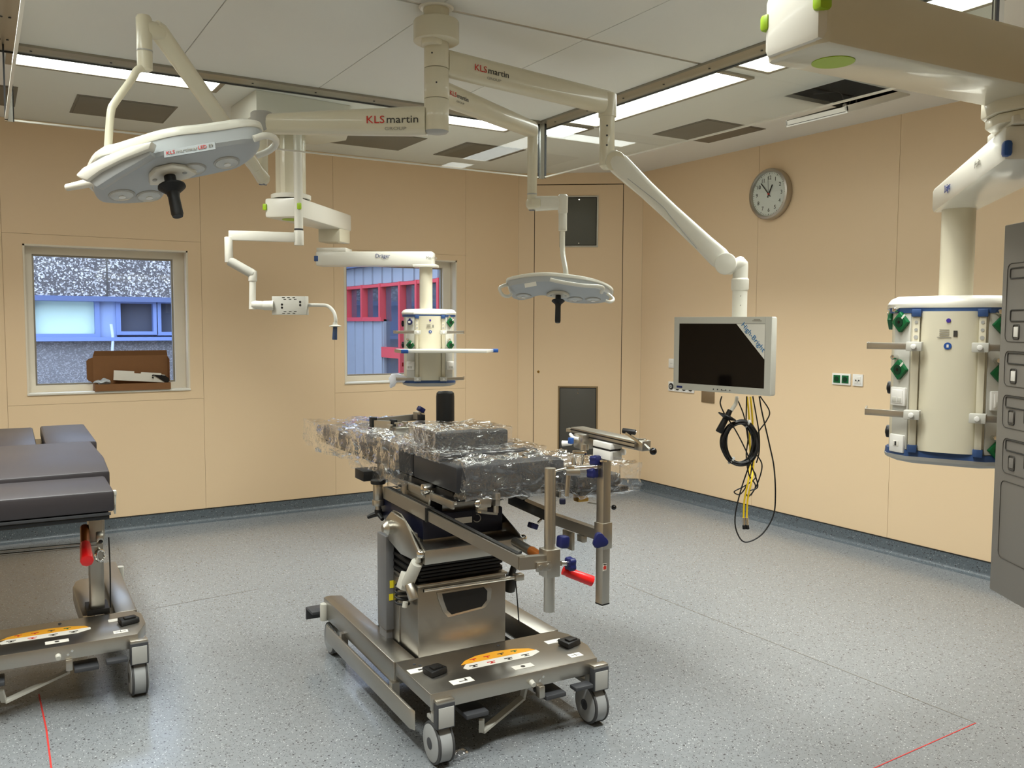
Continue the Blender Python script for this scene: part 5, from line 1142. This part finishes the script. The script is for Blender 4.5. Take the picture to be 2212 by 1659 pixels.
part('front_clamp', G().box(F.v(1072, 1078, .09), (.022, .03, .05), F.R, .004).cyl(F.v(1071, 1092, .09), F.v(1071, 1108, .09), .010, n=16), STEEL, ot)
part('clamp_lever', G().beam(F.v(1072, 1110, .07), F.v(1036, 1106, .05), .016, .008), CHROME, ot)
part('clamp_knob', G().sph(F.v(1032, 1088, .08), .014, (1, .7, 1)), CHROME, ot)
part('counter_block', bxl(F, .02, .115, .82, .93, .868, .912, .003), BLACK, ot)
# pads
def pad(name, u0, u1, v0, v1, z0, z1, m_=PAD, bev=.012, root=ot, F_=None): return part(name, bxl(F_ or F, u0, u1, v0, v1, z0, z1, bev), m_, root)
pad('seat_pad', .115, .585, .10, .50, .930, 1.028)
pad('back_pad', .115, .585, .505, .96, .930, 1.030)
pad('top_pad', .120, .545, .235, .70, 1.030, 1.052, bev=.005)
pad('leg_plate_pad', .60, .80, .02, .20, .918, .965)
part('leg_plate', bxl(F, .59, .82, .0, .23, .895, .915, .003), BLACKG, ot)
pad('head_plate_pad', .125, .52, 1.10, 1.86, .935, 1.0, PAD2)
part('head_plate', bxl(F, .135, .51, .96, 1.85, .915, .934, .003), BLACKG, ot)
pb_ = single('positioning_pad', bxl(F, .165, .49, .38, .62, 1.0535, 1.118, .011), PAD, 'loose black block pad lying on the middle of the operating table under film', 'cushion')
# pelvic post
g = G().lathe([(.043, 0), (.043, .15), (.041, .165), (.034, .172), (.018, .172), (.012, .166)], F(.487, .99, 1.058), Z, 32)
part('padded_post', g, BLACK, ot)
part('post_socket', G().cyl(F(.487, .99, .93), F(.487, .99, 1.06), .016, n=18), STEEL, ot)
# steel U bracket with black ends at the head end
Pb = lambda x, y, v=1.1: F.v(x, y, v)
ub = part('u_bracket', G().beam(Pb(806, 911), Pb(908, 900, 1.1), .018, .030).beam(Pb(808, 915, 1.08), Pb(846, 918, 1.0), .018, .034).beam(Pb(896, 897), Pb(914, 899, 1.06), .03, .034), STEEL, ot)
for x, y, v_ in ((806, 912, 1.09), (850, 917, 1.0), (910, 906, 1.05)): part('black_end', G().box(Pb(x, y, v_), (.024, .04, .046), F.R, .002), BLACK, ub)
star_knob(ub, Pb(907, 889, 1.05), Pb(912, 880, 1.05) - Pb(906, 891, 1.05), .019, NAVY, 'blue_knob')
part('knob_stem', G().cyl(Pb(905, 896, 1.05), Pb(908, 889, 1.05), .006, n=12), CHROME, ub)
for k, (x, y) in enumerate(((842, 918), (858, 914), (874, 912), (856, 924), (872, 921), (888, 918), (892, 913), (905, 915), (918, 918), (885, 925), (900, 922))):
    v_ = .92 - k * .005
    part('clamp_peg', G().cyl(Pb(x, y + 13, v_), Pb(x, y, v_), .0055, n=12).beam(Pb(x - 5, y, v_ + .01), Pb(x + 6, y + 1, v_ - .01), .011, .008), STEEL, ot)
part('clamp_block', G().box(Pb(880, 932, .90), (.13, .05, .045), F.R, .004), STEELD, ot)
# long traction bars
bL = part('traction_bar', G().beam(F(.08, .70, .838), F(.08, .25, .829), .030, .050), STEEL, ot)
part('inner_bar', G().beam(F(.08, .25, .826), F(.08, -.44, .815), .024, .040), STEEL, bL)
part('bar_channel', G().beam(F(.083, .68, .8635), F(.083, -.42, .8365), .016, .002), BLACK, bL)
part('bar_collar', G().beam(F(.08, .262, .828), F(.08, .248, .828), .034, .054), BLACK, bL)
pe = F(.055, .735, .848)
part('bar_joint', G().cyl(pe - Z * .045, pe + Z * .022, .022, n=26, bev=.002).cyl(pe - Z * .07, pe - Z * .045, .026, n=26, bev=.002).cyl(pe - Z * .09, pe - Z * .07, .013, n=16), STEEL, ot)
part('black_cap', G().cyl(pe + Z * .022, pe + Z * .040, .032, n=28, bev=.004), BLACK, ot)
g = G().cyl(pe - Z * .110, pe - Z * .088, .016, n=16)
for q in (0, 2.1, 4.2): g.tube([pe - Z * .105, pe - Z * .112 + V((math.cos(q + .5), math.sin(q + .5), 0)) * .022, pe - Z * .122 + V((math.cos(q + .5), math.sin(q + .5), 0)) * .046], .008, 10, 3, rs=(.013, .008))
part('tripod_knob', g, BLACK, ot)
vr = -.43
pr = F.v(1187, 1212, vr); ur = (pr - F.o).dot(F.U)
part('cross_link', G().beam(F(.07, -.435, .812), F(ur - .01, -.435, .806), .024, .040).box(F(ur - .035, -.45, .795), (.05, .012, .03), F.R, .002), STEEL, bL)
for u in (ur - .05, ur - .018): part('link_screw', G().cyl(F(u, -.455, .795), F(u, -.460, .795), .009, n=14), CHROME, bL)
zp1, zp0 = F.v(1197, 1010, vr).z, F.v(1188, 1320, vr).z
rp = part('round_post', G().cyl(F(ur, vr, zp0), F(ur, vr, zp1), .0175, n=30, bev=.001), STEEL, ot)
part('post_slot', G().beam(F(ur + .010, vr - .0145, zp1 - .02), F(ur + .010, vr - .0145, .86), .004, .002, F.W), STEELD, rp)
part('post_clamp', G().box(F(ur, vr, F.v(1187, 1214, vr).z), (.050, .050, .088), F.R, .002), STEEL, rp)
kp = F.v(1212, 1217, vr - .01); part('clamp_screw', G().cyl(kp, F.v(1227, 1217, vr - .01), .008, n=14), CHROME, rp)
star_knob(rp, F.v(1226, 1219, vr - .01), F.U, .022, NAVY, 'blue_knob')
rh0, rh1 = F.v(1216, 1232, vr + .02), F.v(1281, 1256, vr - .02)
part('red_handle', G().cyl(rh0 + (rh1 - rh0) * .12, rh1, .0165, .0185, n=8, bev=.004).cyl(rh0, rh0 + (rh1 - rh0) * .15, .014, n=18), RED, ot, 'red faceted handle')
part('brown_rod', G().cyl(F.v(1112, 1170, .05), F.v(1152, 1194, -.1), .017, n=22), STEELD, ot)
part('copper_sleeve', G().cyl(F.v(1148, 1190, -.09), F.v(1173, 1206, -.18), .0172, n=22), BROWNC, ot)
# right bar with the square post
uR = .58
bR = part('traction_bar', G().beam(F.u(1105, 1077, uR), F.u(1185, 1112, uR), .034, .042), BLACKG, ot)
part('inner_bar', G().beam(F.u(1185, 1116, uR), F.u(1300, 1156, uR), .028, .040), STEEL, bR)
part('bar_bracket', G().box(F.u(1228, 1166, uR) , (.012, .07, .07), F.R, .002), STEEL, bR); part('bar_stop', G().box(F.u(1262, 1162, uR) - F.U * .01, (.02, .04, .025), F.R, .002), STEEL, bR)
star_knob(bR, F.v(1153, 1130, .25), F.v(1165, 1140, .25) - F.v(1172, 1118, .25), .020, NAVY, 'blue_knob')
part('knob_stem', G().cyl(F.v(1175, 1116, .25), F.v(1162, 1130, .25), .006, n=12), CHROME, bR)
part('blue_knob', G().box(F.v(1216, 1170, -.10), (.04, .04, .046), F.R @ Matrix.Rotation(.1, 3, 'Y'), .010), NAVY, bR)
us, vs = .557, -.20
sq = part('square_post', G().box(F(us, vs, (.545 + 1.062) / 2), (.036, .036, 1.062 - .545), F.R @ Rz(math.radians(8)), .0015), STEEL, ot)
part('post_foot', G().box(F(us, vs, .5435), (.0365, .0365, .005), F.R @ Rz(math.radians(8))), BLACK, sq)
part('post_collar', G().box(F(us, vs, (F.v(1300, 1128, vs).z + F.v(1300, 1184, vs).z) / 2), (.046, .046, F.v(1300, 1128, vs).z - F.v(1300, 1184, vs).z), F.R @ Rz(math.radians(8)), .0015), STEEL, sq)
star_knob(sq, F.v(1294, 1166, vs - .035), (F.W * -1 - F.U * .35), .026, NAVY, 'blue_knob', 3, .024)
pS = F.v(1306, 1225, vs - .0195); st = part('arrow_sticker', G().box(pS, (.018, .001, .026), F.R @ Rz(math.radians(8))), PAPER, sq)
part('arrow_print', G().prism([pS + F.U * a + Z * b - F.W * .0012 for a, b in ((-.006, -.008), (.006, -.008), (.006, .0), (.009, .0), (0, .006), (-.009, .0), (-.006, .0))], F.W * -.0006), INKR, st)
part('arrow_bar', G().box(pS + Z * .010 - F.W * .001, (.014, .001, .003), F.R), INKD, st)
part('post_top', G().lathe([(.028, 0), (.028, .006), (.012, .008), (.010, .03)], F(us, vs, 1.062), Z, 24).box(F(us, vs, 1.095), (.020, .020, .05), F.R, .002), CHROME, sq)
ball = F.v(1326, 1096, .02); part('ball_knob', G().sph(ball, .0105, n=14), BLACKG, ot); part('ball_stem', G().cyl(F.v(1270, 1086, .05), ball, .003, n=8), STEEL, ot)
part('brass_clamp', G().box(F.v(1255, 1072, .08), (.05, .04, .04), F.R, .006), BRASS, ot)
# screw traction unit on top
def D_(x, y, d=3.1): return at_d(x, y, d)
tr0, tr1 = D_(1246, 930, 3.28), D_(1384, 961, 3.0)
tu = part('traction_rail', G().beam(tr0, tr1, .060, .030, bev=.002), STEEL, ot)
tdx = (tr1 - tr0).normalized(); tdy = Z.cross(tdx).normalized(); tdy = tdy if tdy.dot(EYE - tr0) > 0 else -tdy
for s_ in (-.007, .007): part('rail_groove', G().beam(tr0 + tdy * .0305 + Z * s_, tr1 + tdy * .0305 + Z * s_, .003, .004), BLACK, tu)
part('rail_tail', G().beam(D_(1226, 928, 3.3), D_(1252, 930, 3.28), .03, .012), STEEL, tu)
part('end_block', G().box(D_(1386, 961, 3.0), (.05, .04, .036), frame3(tdx, Z), .003), STEEL, tu)
part('crank_arm', G().beam(D_(1388, 960, 2.97), D_(1352, 935, 2.99), .014, .008), CHROME, tu)
part('crank_grip', G().cyl(D_(1345, 930, 3.0), D_(1373, 934, 2.98), .0095, n=20, bev=.002), BLACK, tu)
part('grip_tip', G().cyl(D_(1373, 934, 2.98), D_(1374.5, 934.3, 2.98), .004, n=12), CHROME, tu)
part('crank_arm', G().cyl(D_(1390, 958, 2.98), D_(1403, 970, 2.96), .004, n=12).cyl(D_(1378, 951, 3.0), D_(1396, 951, 2.98), .006, n=14), CHROME, tu)
part('ball_knob', G().sph(D_(1411, 975, 2.95), .0125, n=16), BLACKG, tu)
cw = D_(1312, 969, 3.12)
wu = part('white_unit', G().box(cw + Z * .015, (.095, .055, .022), frame3(tdx, Z), .002).box(cw - Z * .017, (.095, .055, .034), frame3(tdx, Z), .002), WHITEP, ot)
part('black_band', G().box(cw + Z * .002, (.096, .056, .007), frame3(tdx, Z), .001), BLACK, wu)
part('unit_label', G().box(D_(1333, 982, 3.07), (.030, .002, .016), frame3(CR, Z)), INKG, wu)
part('white_button', G().cyl(D_(1341, 976, 3.1), D_(1350, 977, 3.09), .011, n=18, bev=.002), WHITEP, wu)
cb2 = part('carriage', G().box(D_(1262, 952, 3.2), (.055, .06, .055), frame3(tdx, Z), .006).cyl(D_(1262, 960, 3.17), D_(1262, 972, 3.17), .016, n=20), STEEL, ot)
part('white_lever', G().tube([D_(1232, 938, 3.2), D_(1238, 945, 3.18), D_(1250, 948, 3.17)], .006, 10, 4).cyl(D_(1214, 958, 3.2), D_(1236, 957, 3.19), .011, .008, n=18, bev=.002), WHITEP, cb2)
part('blue_clip', G().box(D_(1233, 952, 3.16), (.016, .016, .022), frame3(tdx, Z), .002), BLUE, cb2)
part('clamp_rods', G().cyl(D_(1262, 972, 3.17), D_(1256, 1010, 3.15), .006, n=14).cyl(D_(1240, 990, 3.15), D_(1240, 1008, 3.14), .009, n=16).cyl(D_(1222, 1012, 3.12), D_(1290, 1008, 3.1), .009, n=16).cyl(D_(1198, 1018, 3.05), D_(1222, 1012, 3.08), .005, n=12).box(D_(1232, 1013, 3.1), (.03, .03, .024), frame3(CR, Z), .004).box(D_(1252, 978, 3.16), (.05, .03, .015), frame3(CR, Z), .003), CHROME, ot)
part('lower_rod', G().cyl(D_(1228, 1022, 3.1), D_(1224, 1072, 3.1), .008, n=14).box(D_(1238, 1020, 3.08), (.05, .03, .02), frame3(CR, Z), .004), STEEL, ot)
part('black_star_knob', G().box(D_(1215, 1083, 3.1), (.022, .022, .02), frame3(CR, Z), .004), NAVYD, ot)
for x, y in ((1279, 994), (1273, 1021)): star_knob(ot, D_(x, y, 3.12), CR - CF, .019, NAVY, 'blue_knob', 4, .03)
# ---- plastic film
def film(name, F_, u0, u1, v0, v1, z0, z1, seed, amp, lab, cut=18, fr=9, open_=None, sag=0):
    bm = bmesh.new(); bmesh.ops.create_cube(bm, size=1); bmesh.ops.subdivide_edges(bm, edges=bm.edges[:], cuts=cut, use_grid_fill=True)
    c = F_((u0 + u1) / 2, (v0 + v1) / 2, 0)
    for v in bm.verts:
        p = v.co.copy(); q = V((p.x * 2, p.y * 2, p.z * 2)); n = max(abs(q.x), abs(q.y), abs(q.z)) ; rr = q.normalized()
        k = .80 + .20 * (1 / max(.6, q.length)); 
        W_ = F_((u0 + u1) / 2 + p.x * (u1 - u0), (v0 + v1) / 2 + p.y * (v1 - v0), (z0 + z1) / 2 + p.z * (z1 - z0))
        s_ = W_ * fr + V((seed * 3.1, seed * 1.7, seed))
        a = (1 - abs(noise.noise(s_)) * 2.2) ; b = (1 - abs(noise.noise(s_ * 2.3 + V((5, 1, 2)))) * 2.4); cc3 = 1 - abs(noise.noise(s_ * 5.1)) * 3
        a = math.copysign(abs(a) ** 1.6, a); b = math.copysign(abs(b) ** 2, b)
        d = amp * (a * .8 + b * .7 + cc3 * .25)
        dr_ = (F_.U * rr.x + F_.W * rr.y + Z * rr.z); W_ = W_ + dr_ * d + Z * (-.2 * amp if p.z < 0 else 0)
        if sag: W_ += Z * (-sag * max(0, noise.noise(s_ * .6)) if p.z < 0 else 0)
        v.co = W_
    if open_:
        kill = [f for f in bm.faces if open_(F_, f.calc_center_median())]
        bmesh.ops.delete(bm, geom=kill, context='FACES')
    bm.normal_update()
    gg = G(); gg.bm.free(); gg.bm = bm
    return single(name, gg, FILM, lab, 'plastic film', 'clear plastic film on the operating table')
film('plastic_film', F, .10, .545, 1.20, 1.93, .915, 1.015, 1, .022, 'clear crumpled film round the head end of the operating table, leftmost', 24, 3.5, None, .06)
film('plastic_film', F, .07, .33, .52, 1.10, .91, 1.055, 2, .022, 'clear crumpled bag bulging over the left side of the table behind the seat pad', 26, 6, None, .05)
film('plastic_film', F, .158, .50, .372, .635, 1.0525, 1.124, 3, .007, 'clear film stretched over the loose block pad on the operating table', 24, 9, None)
film('plastic_film', F, .112, .575, .228, .72, 1.031, 1.058, 4, .008, 'thin clear film around the flat upper pad, with a crinkled front edge', 30, 24, None)
film('plastic_film', F, .15, .60, .085, .34, .915, 1.040, 5, .018, 'clear crumpled film covering the front pad of the operating table', 26, 7, lambda F_, c: c.z > 1.03 and (c - F_.o).dot(F_.W) > .20)
film('plastic_film', F, .58, .86, -.02, .26, .90, 1.00, 6, .017, 'clear crumpled film bunched under the traction unit at the right end', 24, 7, None)
g = G(); pts2 = [(888, 918), (905, 910), (1000, 912), (1026, 905), (1023, 914), (985, 922), (930, 925)]
fl = single('plastic_film', G().prism([F.v(x, y, .72) for x, y in pts2], F.W * .03), FILM, 'loose fold of clear film standing up behind the block pad', 'plastic film', 'clear plastic film on the operating table')
f2 = single('film_scrap', G().sph(on_z(992, 1630, .012), .02, (1.3, 1.3, .5), n=12), FILM, 'small crumpled scrap of clear film on the floor by the front left wheel', 'plastic scrap')
for v in f2.data.vertices: q = noise.noise_vector(v.co * 60); v.co += V((q.x, q.y, abs(q.z) * .5)) * .02

# ------------------------------------------------------------------ second table at the left edge
T2 = Fr((-.130, 3.86, 0), math.radians(-1.5)); F2 = T2
o2 = thing('operating_table', 'second operating table with bare dark pads at the left edge of the photo', 'operating table', T2.o, T2.a)
trolley_base(F2, o2)
uc = .535
for u in (uc, .05):
    part('support_column', bxl(F2, u - .028, u + .028, .34, .44, .262, .80, .004), STEELD, o2)
    part('column_head', G().cyl(F2(u, .36, .60), F2(u + .03, .36, .60), .035, n=24, bev=.004).box(F2(u, .38, .74), (.05, .07, .10), F2.R, .01), STEEL, o2)
part('column_boot', bxl(F2, uc - .045, uc + .045, .32, .46, .262, .285), BLACK, o2)
part('cross_rod', G().cyl(F2(.05, .30, .585), F2(uc, .30, .575), .005, n=10).cyl(F2(.05, .30, .60), F2(uc, .30, .59), .004, n=10), STEELD, o2)
part('control_lead', G().tube([F2(uc + .05, .33, .60), F2(uc + .052, .33, .45), F2(uc + .05, .34, .28)], .003, 6, 4), BLACK, o2)
ra, rb = at_d(183, 1140, 3.85), at_d(184, 1176, 3.75)
part('handle_rod', G().cyl(ra, rb, .019, n=20), BROWNC, o2)
part('red_handle', G().cyl(rb, at_d(188, 1212, 3.62), .022, .027, n=8, bev=.004), RED, o2, 'red faceted handle')
part('ball_lever', G().cyl(at_d(217, 1120, 3.9), at_d(217, 1162, 3.85), .004, n=10).sph(at_d(217, 1168, 3.85), .0125), BLACKG, o2)
part('chrome_ring', G().tube([at_d(216 + 9 * math.cos(q), 1200 + 12 * math.sin(q), 3.85 + .03 * math.cos(q)) for q in [k * .785 for k in range(8)]], .007, 10, 3, True), CHROME, o2)
part('joint_cover', G().box(at_d(212, 1140, 3.98), (.05, .06, .10), F2.R, .008), STEEL, o2)
part('side_rail', bxl(F2, .585, .593, .08, .40, .765, .793, .002), STEEL, o2)
part('rail_hook', G().box(at_d(246, 1064, 3.75), (.02, .03, .02), F2.R, .003).tube([at_d(246, 1068, 3.75), at_d(247, 1095, 3.75), at_d(249, 1110, 3.75)], .005, 8, 4, rs=(.010, .004)), LGREY, o2)
part('table_frame', bxl(F2, -.10, .565, .03, .60, .742, .770, .004), BLACKG, o2)
part('frame_edge', bxl(F2, -.10, .57, .024, .030, .760, .772, .001), DGREY, o2)
pad('front_pad', -.10, .585, .02, .42, .775, .862, PAD2, .012, o2, F2)
pts = [F2(-.10, .44, .785), F2(.585, .44, .785), F2(.62, .55, .785), F2(.62, 1.0, .785), F2(.615, 1.45, .785), F2(-.10, 1.45, .785)]
part('back_pad', G().prism([F2(-.10, .40, .80), F2(.605, .43, .80), F2(.622, .9, .80), F2(.61, 1.55, .80), F2(-.10, 1.55, .80)], Z * .082, .012), PAD2, o2)
pad('leg_pad', .385, .645, 1.60, 2.55, .80, .875, PAD2, .014, o2, F2)
pad('leg_pad', .06, .345, 1.60, 2.55, .80, .870, PAD2, .014, o2, F2)
part('leg_plate', bxl(F2, .07, .635, 1.50, 2.5, .775, .798, .003), BLACKG, o2)
part('back_plate', bxl(F2, -.08, .56, .6, 1.52, .765, .798, .003), BLACKG, o2)
part('inner_guard', G().prism([on_z(x, y, .262) for x, y in ((157, 1268), (163, 1256), (176, 1250), (205, 1248), (205, 1330), (178, 1330), (170, 1308), (162, 1286))], Z * -.07, .004), STEEL, o2)
